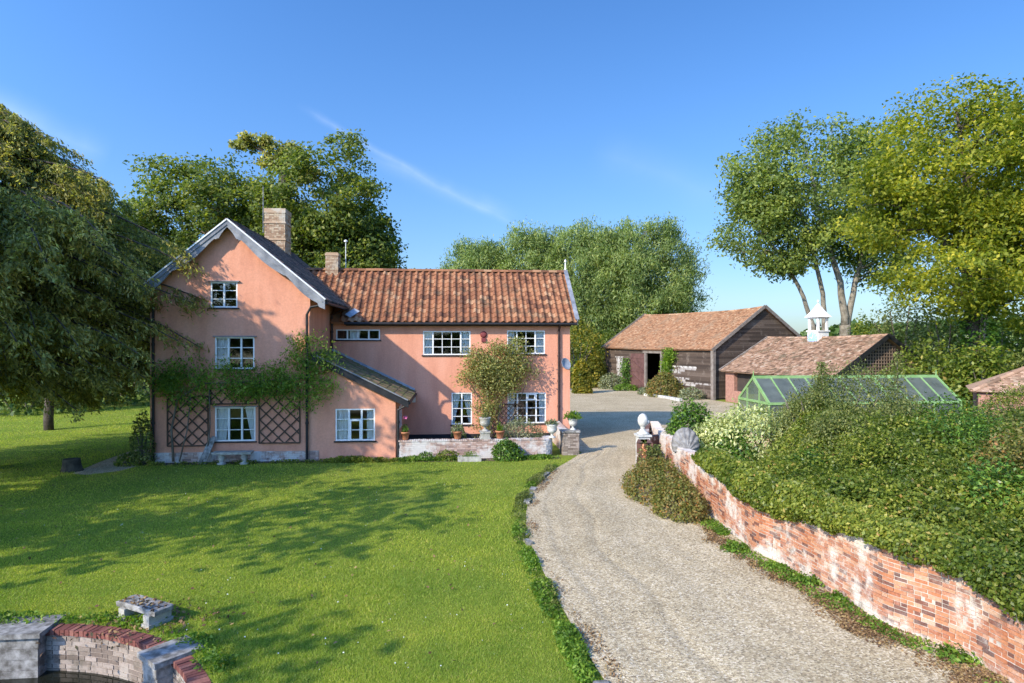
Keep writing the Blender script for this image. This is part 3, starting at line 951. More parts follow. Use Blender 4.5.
bed = [(-11.9, 25.3), (-8, 25.35), (-5, 25.45), (-2.3, 25.3), (-1.5, 25.15), (1.5, 25.1), (4.2, 25.35), (4.2, 25.85), (-11.9, 25.85)]
o = bmobj('flower_bed', filled(bed, [], lambda u, v: (u, v, 0.012)), MAT['soil'])
tag(o, kind='structure')
# broken pale kerb along the lawn side of the drive
m = MB()
rk = random.Random(3)
i = 12
while i < 222:
    p, q = driveL[i], driveL[i + 4]
    if rk.random() < (.5 if 100 < i < 204 else .12):
        m.bar((p[0] - .07 + rk.uniform(-.04, .04), p[1], .03 + rk.uniform(-.02, .02)), (q[0] - .07 + rk.uniform(-.04, .04), q[1], .03 + rk.uniform(-.02, .02)), rk.uniform(.12, .2), .10)
    i += 4
tag(m.build('kerb', MAT['oldstone']), kind='structure')

# ================================================================== pond wall
pw = thing('pond_wall', 'curved brick retaining wall of the round pond with red coping and stone piers', 'pond wall', POND_C)
def arc(r, a0, a1, n=60):
    return [(POND_C.x + r * math.cos(a0 + (a1 - a0) * k / n), POND_C.y + r * math.sin(a0 + (a1 - a0) * k / n)) for k in range(n + 1)]
A0, A1 = math.radians(-20), math.radians(200)
mb = MB()
brick_run(mb, arc(POND_R, A0, A1), -1.0, -0.08, depth=.05, gap=.014, seed=2, side=-1, jitter=.007)
core_run(mb, arc(POND_R, A0, A1), -1.1, -0.095, 0.012, 0.30, side=-1)
mb.build('wall', MAT['pondbrick'], pw)
mb = MB()
rr_ = random.Random(5)
na = int((A1 - A0) * POND_R / .085)
for k in range(na):
    a = A0 + (A1 - A0) * k / na
    c = Vector((POND_C.x + (POND_R + .10) * math.cos(a), POND_C.y + (POND_R + .10) * math.sin(a), -.035 + rr_.uniform(-.006, .006)))
    N = Vector((math.cos(a), math.sin(a), 0))
    mb.obox(c, N, (-N.y, N.x, 0), (0, 0, 1), .125, .036, .045)
mb.build('coping', MAT['copingbrick'], pw)
for pxy in ((14, 634), (166, 655), (330, 830)):
    g = G(*pxy)
    a = math.atan2(g.y - POND_C.y, g.x - POND_C.x)
    N = Vector((math.cos(a), math.sin(a), 0))
    T = Vector((-N.y, N.x, 0))
    mb = MB()
    wd = .42 if pxy[0] < 50 else .24
    c = Vector((POND_C.x, POND_C.y, 0)) + N * (POND_R + .02)
    for k in range(6):
        z = -1.05 + k * .17
        mb.obox(c + Vector((0, 0, z + .083)), N, T, (0, 0, 1), .26 + rr_.uniform(-.012, .012), wd + rr_.uniform(-.012, .012), .083)
    pr = mb.build('pier', MAT['oldstone'], pw)
    mb = MB()
    mb.obox(c + N * .05 + Vector((0, 0, .02)), N, T, (0, 0, 1), .36, wd + .06, .04)
    mb.build('cap', MAT['oldstone'], pr)

# ================================================================== the farmhouse
YG, YW = 25.85, 30.0
house = thing('farmhouse', 'pink rendered farmhouse with clay pantile roofs and white windows', 'house', (-4, 28, 0))
RX, RZ, RS = -8.72, 9.32, 0.83              # gable ridge and slope
def roof_g(x):
    return RZ - RS * abs(x - RX)
def lean(x):
    return 2.30 + .5 * (-1.85 - x)
def W(px0, py0, px1, py1, Y):
    a, b = PY(px0, py1, Y), PY(px1, py0, Y)
    return (a.x, b.x, a.z, b.z)
win_g = dict(attic=W(210.5, 282, 237.5, 307.5, YG), up=W(215, 337, 254.5, 369, YG), low=W(215, 407, 255.5, 441.5, YG))
win_l = dict(lean=W(335.5, 408.5, 375, 441, YG))
win_w = dict(strip=W(336, 329.5, 380, 339.8, YW), up1=W(423, 331, 470.5, 355, YW), up2=W(507, 330.5, 545, 354, YW), low1=W(451.5, 392.5, 472, 424.5, YW), low2=W(507.5, 392.5, 546, 423.5, YW))
T25 = Vector((0, .25, 0))
bmobj('wall', filled([(-11.72, 0), (-5.69, 0), (-5.69, roof_g(-5.69) - .12), (RX, RZ - .12), (-11.72, roof_g(-11.72) - .12)],
                     [rect(*w) for w in win_g.values()], lambda u, v: (u, YG, v), T25), MAT['render'], house)
bmobj('wall', filled([(-5.69, 0), (-2.36, 0), (-2.36, lean(-2.36) - .1), (-5.69, lean(-5.69) - .1)], [rect(*w) for w in win_l.values()], lambda u, v: (u, YG + .004, v), T25), MAT['render'], house)
bmobj('wall', filled([(-5.69, 0), (5.44, 0), (5.44, 5.72), (-5.69, 5.72)], [rect(*w) for w in win_w.values()], lambda u, v: (u, YW, v), T25), MAT['render'], house)
m = MB()
m.box((-11.72, YG + .25, 0), (-11.47, 36, roof_g(-11.72) - .12))
m.box((-5.94, YG + .254, 0), (-5.69, 35.99, roof_g(-5.69) - .12))
m.prism([(-11.72, 0), (-5.69, 0), (-5.69, roof_g(-5.69) - .12), (RX, RZ - .12), (-11.72, roof_g(-11.72) - .12)], 'y', 36, 36.25)
m.box((-2.61, YG + .254, 0), (-2.36, YW, lean(-2.36) - .1))
m.prism([(YW + .25, 0), (35.8, 0), (35.8, 5.72), (32.9, 8.1), (YW + .25, 5.85)], 'x', 5.19, 5.44)
m.box((-5.69, 35.55, 0), (5.19, 35.8, 5.7))
m.build('wall', MAT['render'], house)
m = MB()                                     # floors and partitions inside
for (x0, x1, y0, y1, z) in ((-11.47, -5.94, YG + .25, 36, 2.75), (-11.47, -5.94, YG + .25, 36, 5.35), (-5.69, 5.19, YW + .25, 35.55, 2.9), (-5.69, 5.19, YW + .25, 35.55, 5.5), (-11.47, -5.94, YG + .25, 36, .1), (-5.69, 5.19, YW + .25, 35.55, .3)):
    m.box((x0, y0, z), (x1, y1, z + .12))
m.box((-11.47, YG + 4.2, .2), (-5.94, YG + 4.3, 7))
m.box((-5.69, YW + 3.6, .4), (5.19, YW + 3.7, 5.5))
m.box((-.2, YW + .25, .4), (-.1, YW + 3.6, 5.5))
m.box((2.4, YW + .25, .4), (2.5, YW + 3.6, 5.5))
m.build('floor', MAT['dark'], house)
# plinths
m = MB()
core_run(m, [(-11.76, YG - .02), (-8, YG - .02), (-5.35, YG - .02)], 0, .40, .004, .016)
brick_run(m, [(-11.76, YG - .045), (-5.35, YG - .045)], 0, .42, depth=.05, seed=11)
m.build('plinth', MAT['terracebrick'], house)
m = MB()
m.box((-2.3, YW - .03, .12), (5.46, YW + .02, .38))
m.build('plinth', MAT['plinthblack'], house)

# ---- roofs
E_R, E_L, EZ = -5.04, -12.08, RZ - RS * (RX * -1 - 5.04)
EZ = roof_g(E_R)
m = MB()
vg = Vector((RX - E_R, 0, RZ - EZ))
pantiles(m, (E_R, 25.52, EZ), (0, 1, 0), vg, 10.7, vg.length, .33, .36, 21)
vl = Vector((RX - E_L, 0, RZ - roof_g(E_L)))
pantiles(m, (E_L, 25.52, roof_g(E_L)), (0, 1, 0), vl, 10.7, vl.length, .33, .36, 22)
ridge_tiles(m, (RX, 25.50, RZ + .07), (RX, 36.2, RZ + .07), .13, .42, 3)
for sx in (1, -1):
    e = (E_R if sx > 0 else E_L)
    m.prism([(e, roof_g(e) - .06), (RX, RZ - .06), (RX, RZ - .0), (e, roof_g(e) - .0)], 'y', 25.60, 36.2)
roof1 = m.build('roof', MAT['shadedtile'], house)
m = MB()
EY, EZW, RYW, RZW = 29.62, 5.58, 32.9, 8.24
vw = Vector((0, RYW - EY, RZW - EZW))
def keep_w(a, b):
    x = -8.4 + a
    z = EZW + (RZW - EZW) * b / vw.length
    return x > -5.1 or z > roof_g(x) - .35
pantiles(m, (-8.4, EY, EZW), (1, 0, 0), vw, 14.08, vw.length, .32, .365, 31, keep_w)
vb = Vector((0, RYW - 36.18, RZW - EZW))
pantiles(m, (-5.0, 36.18, EZW), (1, 0, 0), vb, 10.68, vb.length, .32, .365, 32)
ridge_tiles(m, (-7.4, RYW, RZW + .08), (5.70, RYW, RZW + .08), .13, .42, 5)
m.prism([(EY + .04, EZW - .07), (RYW, RZW - .07), (36.14, EZW - .07), (36.14, EZW - .01), (RYW, RZW - .01), (EY + .04, EZW - .01)], 'x', -5.6, 5.62)
roof2 = m.build('roof', MAT['pantile'], house)
m = MB()
XE = -1.85
vlr = Vector((-5.66 - XE, 0, lean(-5.66) - 2.30))
pantiles(m, (XE, YG - .18, 2.30), (0, 1, 0), vlr, YW - YG + .16, vlr.length, .3, .36, 41)
m.prism([(XE, 2.24), (-5.68, lean(-5.68) - .06), (-5.68, lean(-5.68)), (XE, 2.30)], 'y', YG - .15, YW - .01)
m.build('roof', MAT['mosstile'], house)
# lead: flashing against the wing wall, patch in the valley
m = MB()
m.prism([(XE, 2.36), (-5.6, lean(-5.6) + .06), (-5.6, lean(-5.6) + .22), (XE, 2.52)], 'y', YW - .10, YW - .004)
m.build('flashing', MAT['leadgrey'], house)
m = MB()
m.bar((-4.88, 29.75, 5.86), (-4.5, 30.1, 6.16), .34, .03, up=(0, -.66, .75))
m.build('flashing', MAT['leadgrey'], house)

# ---- bargeboards
def bargeboard(x_low, name='bargeboard'):
    mm = MB()
    N = 64
    top, bot = [], []
    sg = 1 if x_low > RX else -1
    for k in range(N + 1):
        t = k / N
        x = RX + (x_low - RX) * t
        zt = roof_g(x) + .05
        if t < .10:
            w = .27 + .20 * (t / .10) ** 2
        elif t < .14:
            w = .40
        elif t < .18:
            w = .34
        elif t < .58:
            w = .34 + .13 * math.sin(math.pi * (t - .18) / .40)
        elif t < .62:
            w = .30
        else:
            w = .30 + .15 * math.sin(math.pi * (t - .62) / .34) + (.12 if t > .93 else 0)
        top.append((x, zt))
        bot.append((x, zt - w))
    for k in range(N):
        mm.prism([bot[k], bot[k + 1], top[k + 1], top[k]], 'y', 25.46, 25.52)
    b = mm.build(name, MAT['greywood'], house)
    mm = MB()
    p, q = Vector((RX, 25.49, RZ + .09)), Vector((x_low + sg * .02, 25.49, roof_g(x_low) + .075))
    mm.bar(p, q, .13, .05, up=(0, 0, 1))
    mm.build('capping', MAT['white'], b)
    mm = MB()
    mm.bar(p + Vector((0, -.045, -.20)), q + Vector((-sg * .12, -.045, -.10)), .035, .035)
    mm.build('moulding', MAT['greywood'], b)
bargeboard(E_R)
bargeboard(E_L)
m = MB()                                     # right verge of the wing
m.bar((5.72, EY - .02, EZW - .02), (5.72, RYW, RZW + .02), .05, .26, up=(0, -.66, .75))
m.bar((5.72, 36.18, EZW - .02), (5.72, RYW, RZW + .02), .05, .26, up=(0, .66, .75))
m.bar((5.72, EY - .02, EZW + .15), (5.72, RYW, RZW + .19), .20, .035, up=(0, -.66, .75))
bb = m.build('bargeboard', MAT['greywood'], house)
m = MB()
m.tube([(5.72, RYW, RZW + .1), (5.72, RYW, RZW + .55)], [.05, .03], 8)
m.lathe([(.0, .55), (.06, .6), (.05, .68), (.0, .74)], (5.72, RYW, RZW), 10)
m.build('finial', MAT['white'], bb)
m = MB()                                     # black board under the lean-to verge, white edge on top
m.prism([(XE + .02, 2.06), (-5.6, lean(-5.6) - .22), (-5.6, lean(-5.6) + .02), (XE + .02, 2.31)], 'y', YG - .20, YG - .155)
bb = m.build('bargeboard', MAT['black'], house)
m = MB()
m.bar((XE, YG - .19, 2.37), (-5.4, YG - .19, lean(-5.4) + .07), .09, .04)
m.build('capping', MAT['greywood'], bb)
# ---- gutters and downpipes
m = MB()
m.box((-5.0, YW - .05, 5.42), (5.5, YW - .004, 5.60))
m.tube([(-5.0, EY - .03, EZW - .06), (5.66, EY - .03, EZW - .06)], .062, 8)
m.tube([(E_R + .03, 25.6, EZ - .06), (E_R + .03, 30.4, EZ - .06)], .06, 8)
m.tube([(XE + .04, YG - .15, 2.25), (XE + .04, YW, 2.25)], .055, 8)
m.build('gutter', MAT['black'], house)
def pipe(pts, mat='black'):
    mm = MB()
    mm.tube(pts, .052, 8)
    a, b = Vector(pts[-2]), Vector(pts[-1])
    for k in range(1, 4):
        c = b.lerp(a, k / 4)
        mm.tube([c - Vector((0, 0, .05)), c + Vector((0, 0, .05))], .068, 8)
    mm.build('downpipe', MAT[mat], house)
xp = PY(153, 400, YG - .1).x
pipe([(xp, YG - .09, 6.1), (xp, YG - .09, .05)])
xp = PY(307, 400, YG - .1).x
pipe([(E_R - .1, YG - .15, EZ - .12), (xp + .15, YG - .13, EZ - .22), (xp, YG - .12, EZ - .5), (xp, YG - .12, .08)])
xq = -5.60
pipe([(E_R, YW - .25, EZ - .08), (xq, YW - .12, EZ - .35), (xq, YW - .12, lean(xq) + .2)], 'brownpipe')
xq = PY(558.5, 400, YW).x
pipe([(xq, EY, EZW - .1), (xq, YW - .10, EZW - .38), (xq, YW - .10, .45)], 'brownpipe')
pipe([(XE, YG - .12, 2.2), (-2.25, YG - .1, 1.98), (-2.25, YG - .1, .05)])

# ---- chimneys
def chimney(x0, x1, y0, y1, z0, z1, bands):
    mm = MB()
    mm.box((x0 + .012, y0 + .012, z0), (x1 - .012, y1 - .012, z1 - .01))
    for (pa, pb) in (((x0, y0), (x1, y0)), ((x1, y0), (x1, y1)), ((x1, y1), (x0, y1)), ((x0, y1), (x0, y0))):
        brick_run(mm, [pa, pb], z0, z1, depth=.06, seed=int(z1 * 10))
    c = mm.build('chimney', MAT['chimneybrick'], house)
    for (z, h_, e) in bands:
        mm = MB()
        mm.box((x0 - e, y0 - e, z), (x1 + e, y1 + e, z + h_))
        mm.build('band', MAT['chimneybrick'], c)
    return c
c1 = chimney(-9.06, -8.1, 31.5, 32.6, 8.4, 11.05, [(9.55, .08, .03), (10.35, .08, .035), (10.85, .22, .02)])
m = MB()
m.tube([(-9.12, 31.5, 9.9), (-9.12, 31.5, 12.1)], .016, 6)
m.tube([(-9.12, 31.5, 10.2), (-8.98, 31.5, 10.2)], .014, 6)
for k in range(4):
    m.tube([(-9.12, 31.3 , 11.2 + .25 * k), (-9.12, 31.7, 11.2 + .25 * k)], .008, 5)
m.build('aerial', MAT['greywood'], c1)
c2 = chimney(-6.42, -5.80, 32.55, 33.25, 7.6, 9.15, [(8.98, .10, .025)])
m = MB()
m.tube([(-5.5, 33.0, 8.2), (-5.5, 33.0, 9.75)], .018, 6)
m.lathe([(0, 0), (.09, .04), (.09, .1), (0, .16)], (-5.5, 33.0, 9.7), 10)
m.build('aerial', MAT['white'], c2)

# ---- windows
def window(w, Y, cols, rows, curtains=(), thick=(), sill='black', inner=None, cap=False, weights=None):
    x0, x1, z0, z1 = w
    mm = MB()
    f, ya, yb = .055, Y + .012, Y + .09
    mm.box((x0 + .001, ya, z0 + .001), (x1 - .001, yb, z0 + f))
    mm.box((x0 + .001, ya, z1 - f), (x1 - .001, yb, z1 - .001))
    mm.box((x0 + .001, ya, z0 + f), (x0 + f, yb, z1 - f))
    mm.box((x1 - f, ya, z0 + f), (x1 - .001, yb, z1 - f))
    wt = weights or [1] * cols
    cum = np.r_[0, np.cumsum(wt)] / sum(wt)
    xs = [x0 + f / 2 + (x1 - x0 - f) * c for c in cum]
    for c in range(1, cols):
        hw = .034 if c in thick else .015
        mm.box((xs[c] - hw, ya + (0 if c in thick else .02), z0 + f), (xs[c] + hw, yb - .01, z1 - f))
    for c in range(cols):
        a = xs[c] + (f / 2 if c == 0 else (.034 if c in thick else .015))
        b = xs[c + 1] - (f / 2 if c == cols - 1 else (.034 if c + 1 in thick else .015))
        for r in range(1, rows):
            z = z0 + (z1 - z0) * r / rows
            mm.box((a, ya + .022, z - .014), (b, yb - .012, z + .014))
    if inner:                                # an opening light with a heavier frame of its own
        c, ra, rb = inner
        a, b = xs[c] + .036, xs[c + 1] - .036
        za, zb = z0 + (z1 - z0) * ra / rows + .018, z0 + (z1 - z0) * rb / rows - .018
        if rb == rows: zb = z1 - f - .002
        for (p, q) in (((a, za), (a + .05, zb)), ((b - .05, za), (b, zb)), ((a + .05, za), (b - .05, za + .05)), ((a + .05, zb - .05), (b - .05, zb))):
            mm.box((p[0], ya - .012, p[1]), (q[0], yb - .002, q[1]))
    fr = mm.build('window', MAT['white'], house)
    mm = MB()
    mm.add([(x0 + .03, Y + .062, z0 + .03), (x1 - .03, Y + .062, z0 + .03), (x1 - .03, Y + .062, z1 - .03), (x0 + .03, Y + .062, z1 - .03)], [(0, 1, 2, 3)])
    mm.build('pane', MAT['glass'], fr, fix=False)
    mm = MB()
    mm.box((x0 - .06, Y - .06, z0 - .055), (x1 + .06, Y + .012, z0 - .002))
    mm.build('sill', MAT[sill], fr)
    if cap:
        mm = MB()
        mm.box((x0 - .05, Y - .09, z1 + .01), (x1 + .09, Y - .002, z1 + .045))
        mm.build('hood', MAT['greywood'], fr)
    for (ta, tb, ba, bb_) in curtains:
        n = 22
        vs_, fs_ = [], []
        for k in range(n + 1):
            for t in (0, .5, 1):
                a = ta * (1 - t) + ba * t if t != .5 else (ta + ba) / 2
                b = tb * (1 - t) + bb_ * t
                x = x0 + (x1 - x0) * (a + (b - a) * k / n)
                vs_.append((x, Y + .17 + .025 * math.sin(k * 1.9) + .006 * math.sin(k * 5.1), z1 + .02 - (z1 - z0 + .04) * t))
        for k in range(n):
            for t in range(2):
                i_ = k * 3 + t
                fs_.append((i_, i_ + 1, i_ + 4, i_ + 3))
        mm = MB()
        mm.add(vs_, fs_)
        mm.build('curtain', MAT['curtain'], fr, True)
    return fr
window(win_g['attic'], YG, 2, 3, (), (1,), cap=True)
window(win_g['up'], YG, 3, 3, [(0, .36, 0, .30)], (1, 2), cap=True)
window(win_g['low'], YG, 3, 3, [(0, .34, 0, .24), (.70, 1, .88, 1)], (1, 2), cap=True)
window(win_l['lean'], YG, 3, 3, [(0, .3, 0, .30), (.78, 1, .78, 1)], (1, 2), inner=(1, 0, 2))
window(win_w['strip'], YW, 4, 1, [(.30, .55, .30, .52)], (1, 2, 3))
window(win_w['up1'], YW, 5, 3, [(0, .2, 0, .2), (.81, 1, .81, 1)], (1, 4))
window(win_w['up2'], YW, 4, 3, [(0, .2, 0, .2), (.76, 1, .78, 1)], (1, 3))
window(win_w['low1'], YW, 2, 4, [(0, .46, 0, .12), (.54, 1, .88, 1)], (1,))
window(win_w['low2'], YW, 4, 4, [(0, .2, 0, .16), (.82, 1, .84, 1)], (1, 2, 3), inner=(2, 3, 4))
# side window of the lean-to (faces the terrace)
m = MB()
for z in (1.0, 1.45, 1.9):
    m.box((-2.37, 27.2, z), (-2.33, 28.6, z + .05))
for y in (27.2, 27.65, 28.1, 28.55):
    m.box((-2.375, y, 1.0), (-2.335, y + .05, 1.95))
m.build('window', MAT['white'], house)
# bell, box, dish
p = PY(483.5, 334.5, YW)
m = MB()
m.lathe([(0, 0), (.16, 0), (.16, .04), (.10, .09), (0, .10)], (0, 0, 0), 16)
for i_, v_ in enumerate(m.v):
    m.v[i_] = (p.x + v_[0], YW - v_[2] - .002, p.z + v_[1])
m.box((p.x - .10, YW - .08, p.z - .34), (p.x + .10, YW - .003, p.z - .16))
m.build('alarm_bell', MAT['alarm'], house)
p = PY(412.5, 399, YW)
m = MB()
m.box((p.x - .14, YW - .12, p.z - .15), (p.x + .14, YW - .003, p.z + .15))
m.box((p.x - .11, YW - .132, p.z - .12), (p.x + .11, YW - .12, p.z + .12))
m.build('meter_box', MAT['cream'], house)
p = PY(563, 364, YW)
m = MB()
prof = [(0.0, .0), (.12, .012), (.22, .04), (.29, .075), (.28, .085), (.21, .055), (.11, .03), (0.001, .02)]
m.lathe(prof, (0, 0, 0), 18)
q = Vector((.55, -.75, .35)).to_track_quat('Z', 'Y')
for i_, v_ in enumerate(m.v):
    m.v[i_] = tuple(Vector((p.x + .05, YW - .30, p.z)) + q @ Vector(v_))
m.tube([(p.x + .05, YW - .30, p.z), (p.x, YW - .15, p.z - .1), (p.x - .05, YW, p.z - .1)], .02, 6)
m.build('satellite_dish', MAT['leadgrey'], house)

# ================================================================== terrace
ter = thing('terrace', 'low limewashed brick terrace wall with paved floor in front of the house', 'terrace', (1, 26, 0))
TY = 25.72
tpath = [(-2.28, TY), (3.55, TY)] + [(3.55 + .45 * math.sin(a), TY + .45 - .45 * math.cos(a)) for a in (.3, .6, .9, 1.2, 1.57)] + [(4.0, 26.9)]
tp, _ = resample(tpath, 60)
m = MB()
core_run(m, tp, 0, .72, .012, .34)
brick_run(m, tp, 0, .70, depth=.06, seed=51, jitter=.007)
m.build('wall', MAT['terracebrick'], ter)
m = MB()
s_ = 0
rb = random.Random(6)
for k in range(int(5.9 / .085)):
    x = -2.2 + k * .085
    m.obox((x, TY + .15, .735 + rb.uniform(-.012, .012)), (1, 0, 0), (0, 1, 0), (0, 0, 1), .036, .17, .03)
m.build('coping', MAT['terracebrick'], ter)
m = MB()
m.box((-2.30, TY + .34, .0), (3.64, YW - .03, .12))
m.build('floor', MAT['paving'], ter)

pw2 = thing('gate_pier', 'short rendered stone pier and low wall at the house corner beside the drive', 'pier', (5.0, 26.3, 0))
m = MB()
m.box((4.44, 26.12, 0), (5.10, 26.73, .93))
for (pa, pb) in (((4.42, 26.10), (5.12, 26.10)), ((5.12, 26.10), (5.12, 26.75)), ((5.12, 26.75), (4.42, 26.75)), ((4.42, 26.75), (4.42, 26.10))):
    brick_run(m, [pa, pb], 0, .94, depth=.06, seed=int(pa[0] * 7 + pa[1]), jitter=.008)
pp_ = m.build('pier', MAT['pondbrick'], pw2)
m = MB()
m.box((4.38, 26.06, .94), (5.16, 26.79, 1.01))
m.build('cap', MAT['oldstone'], pp_)
m = MB()
m.prism([(26.82, 0), (29.9, 0), (29.9, .95), (26.82, .84)], 'x', 4.55, 4.9)
brick_run(m, [(4.93, 26.82), (4.93, 29.9)], 0, .86, depth=.06, seed=57, jitter=.008)
m.build('wall', MAT['terracebrick'], pw2)

# ================================================================== pots, urns, bench, table, stump
def plant_tuft(n, r, h, size, rng, leafup=.4, aspect=.4):
    d = unit(rng.normal(size=(n, 3)))
    P = d * np.array([r, r, h]) * (rng.uniform(.3, 1, (n, 1)))
    P[:, 2] = np.abs(P[:, 2])
    return leaf_quads(P, size, rng, leafup, d, .4, d * .6 + np.array([0, 0, .8]), .4, aspect)
def potted(name, label, cat, loc, prof, mat, leaf, n=260, r=.25, h=.35, size=.11, group=None, seed=3, top=None, base=None, flowers=False):
    t = thing(name, label, cat, loc, group=group, worldgeo=False)
    m = MB()
    m.lathe(prof, (0, 0, 0), 22)
    m.build('pot' if 'pot' in name else 'bowl', MAT[mat], t, True)
    if base:
        m = MB()
        bz, bw = base
        m.box((-bw, -bw, -bz), (bw, bw, -bz + .07))
        m.box((-bw * .86, -bw * .86, -bz + .07), (bw * .86, bw * .86, -.05))
        m.box((-bw * .98, -bw * .98, -.05), (bw * .98, bw * .98, 0))
        m.build('pedestal', MAT[mat], t)
    z = max(p[1] for p in prof)
    if leaf:
        V = plant_tuft(n, r, h, size, np.random.default_rng(seed))
        V[:, :, 2] += z - .02
        quads('plant', V, LEAF[leaf], t)
    if flowers:
        V = plant_tuft(26, .1, .12, .09, np.random.default_rng(seed + 1), .3, .9)
        V[:, :, 2] += z + .52
        quads('flower', V, MAT['pink'], t)
    return t
POT = [(.11, 0), (.125, .03), (.165, .25), (.195, .25), (.20, .32), (.18, .325), (.165, .28)]
URN = [(.15, 0), (.15, .04), (.06, .09), (.05, .16), (.09, .19), (.17, .24), (.21, .34), (.20, .46), (.24, .52), (.25, .55), (.22, .56), (.19, .50)]
VASE = [(.13, 0), (.13, .03), (.05, .08), (.05, .14), (.15, .20), (.18, .30), (.185, .44), (.22, .47), (.20, .48), (.17, .44)]
g = PY(405, 440, 25.9)
potted('terracotta_pot', 'terracotta pot with a pink flower in the corner by the lean-to', 'pot', (g.x, 25.92, .766), POT, 'terracotta', 'weed', 160, .16, .34, .10, 'terracotta pots on the terrace', 5, flowers=True)
g = PY(457.5, 438, 25.9)
potted('terracotta_pot', 'terracotta pot of pale green foliage under the narrow two-light window', 'pot', (g.x, 25.92, .766), POT, 'terracotta', 'sage', 200, .28, .30, .10, 'terracotta pots on the terrace', 6)
g = PY(500, 438, 25.9)
potted('terracotta_pot', 'terracotta pot of upright leaves between the grey urn and the sage bush', 'pot', (g.x, 25.92, .766), POT, 'terracotta', 'lime', 120, .17, .36, .11, 'terracotta pots on the terrace', 7)
g = PY(485, 436, 25.9)
potted('stone_urn', 'grey stone urn on a square pedestal in front of the climbing shrub', 'urn', (g.x, 25.92, 1.07), URN, 'stone', 'olive', 90, .2, .28, .10, None, 8, base=(.30, .22))
g = PY(552, 440, 25.95)
potted('stone_urn', 'white stone urn of pale foliage on the rounded end of the terrace wall', 'urn', (g.x, 25.95, .76), URN, 'marble', 'sage', 200, .33, .24, .12, None, 9)
potted('stone_urn', 'white vase urn of yellow-green leaves on the pier at the house corner', 'urn', (4.92, 26.45, 1.01), VASE, 'marble', 'lime', 320, .42, .34, .12, None, 10)
shrub('sage_bush', 'mounded grey-green sage bush behind the terrace wall below the large window', 'bush', (2.75, 26.9, .12), 1.05, .8, 1.32, 'sage', 3600, .09, 12, grow='rise', aspect=.35)
shrub('terrace_shrub', 'dark green twiggy shrub beside the foot of the climbing shrub', 'bush', (.15, 28.2, .12), .35, .35, 1.0, 'olive', 500, .09, 13)
# small stone trough at the foot of the wall
t = thing('stone_trough', 'small pale stone trough with plants on the lawn edge', 'trough', (PY(469.5, 462, 25.1).x, 25.2, 0), worldgeo=False)
m = MB()
for a, b in (((-.46, -.17, 0), (.46, -.12, .2)), ((-.46, .12, 0), (.46, .17, .2)), ((-.46, -.12, 0), (-.41, .12, .2)), ((.41, -.12, 0), (.46, .12, .2)), ((-.41, -.12, .0), (.41, .12, .13))):
    m.box(a, b)
m.build('basin', MAT['stone'], t)
V = plant_tuft(260, .42, .3, .08, np.random.default_rng(4))
V[:, :, 1] *= .3
V[:, :, 2] += .12
quads('plant', V, LEAF['weed'], t)
p = PY(507, 458, 25.2)
shrub('box_bush', 'round dark green bush against the limewashed terrace wall', 'bush', (p.x, 25.28, 0), .62, .42, .85, 'ivy', 2600, .085, 14)
for (px, w_, hh, lf, lb) in ((425, .35, .35, 'ivy', 'low leafy plant at the terrace wall near the lean-to'), (447, .5, .42, 'hedge', 'dark leafy plant at the terrace wall left of the trough'), (540, .5, .2, 'weed', 'low green weeds at the rounded end of the terrace wall')):
    p = PY(px, 459, 25.35)
    shrub('border_plant', lb, 'plant', (p.x, 25.4, 0), w_, .22, hh, lf, 500, .085, int(px), 'border plants along the terrace wall')

# stone bench under the window
b0, b1 = PY(213, 452, 25.3), PY(252, 452, 25.3)
t = thing('stone_bench', 'pale stone bench with baluster legs under the trellised window', 'bench', ((b0.x + b1.x) / 2, 25.35, 0), worldgeo=False)
L = (b1.x - b0.x) / 2
m = MB()
m.box((-L, -.20, .42), (L, .20, .49))
m.box((-L + .02, -.18, .395), (L - .02, .18, .42))
m.build('seat', MAT['stone'], t)
for sx in (-1, 1):
    m = MB()
    m.lathe([(.17, 0), (.17, .05), (.10, .10), (.09, .17), (.14, .27), (.10, .34), (.17, .395)], (sx * (L - .30), 0, 0), 16, 1.0, 1.0)
    m.build('leg', MAT['stone'], t, True)
p = PY(205, 465, 25.4)
t = thing('leaning_plank', 'weathered wooden plank leaning on the house wall beside the bench', 'plank', (p.x, 25.4, 0), worldgeo=False)
m = MB()
m.bar((-.05, 0, .0), (.22, .36, 1.02), .15, .03, up=(0, -1, .3))
m.bar((-.22, .02, .0), (.10, .38, .96), .13, .03, up=(0, -1, .3))
m.build('board', MAT['oldstone'], t)

# low stone table on the lawn by the pond
q = [G(117, 601, .30), G(136, 594, .30), G(173, 604, .30), G(155, 612, .30)]
cx = sum(q, Vector()) / 4
t = thing('stone_table', 'low mossy stone slab table on the lawn by the pond', 'table', (cx.x, cx.y, 0), worldgeo=False)
rs = random.Random(2)
top = []
for a, b in zip(q, q[1:] + q[:1]):
    for k in range(7):
        r_ = a.lerp(b, k / 7) - cx
        f_ = 1 + rs.uniform(-.035, .025)
        top.append((r_.x * f_, r_.y * f_))
m = MB()
n = len(top)
vs = [(x, y, .215) for x, y in top] + [(x * 1.02, y * 1.02, .29) for x, y in top] + [(x * .97, y * .97, .305 + rs.uniform(-.006, .006)) for x, y in top] + [(0, 0, .30)]
fs = [tuple(range(n))[::-1]] + [(k * n + i, k * n + (i + 1) % n, (k + 1) * n + (i + 1) % n, (k + 1) * n + i) for k in range(2) for i in range(n)] + [(2 * n + i, 2 * n + (i + 1) % n, 3 * n) for i in range(n)]
m.add(vs, fs)
m.build('slab', MAT['oldstone'], t)
ax = (q[2] - q[1]).normalized()
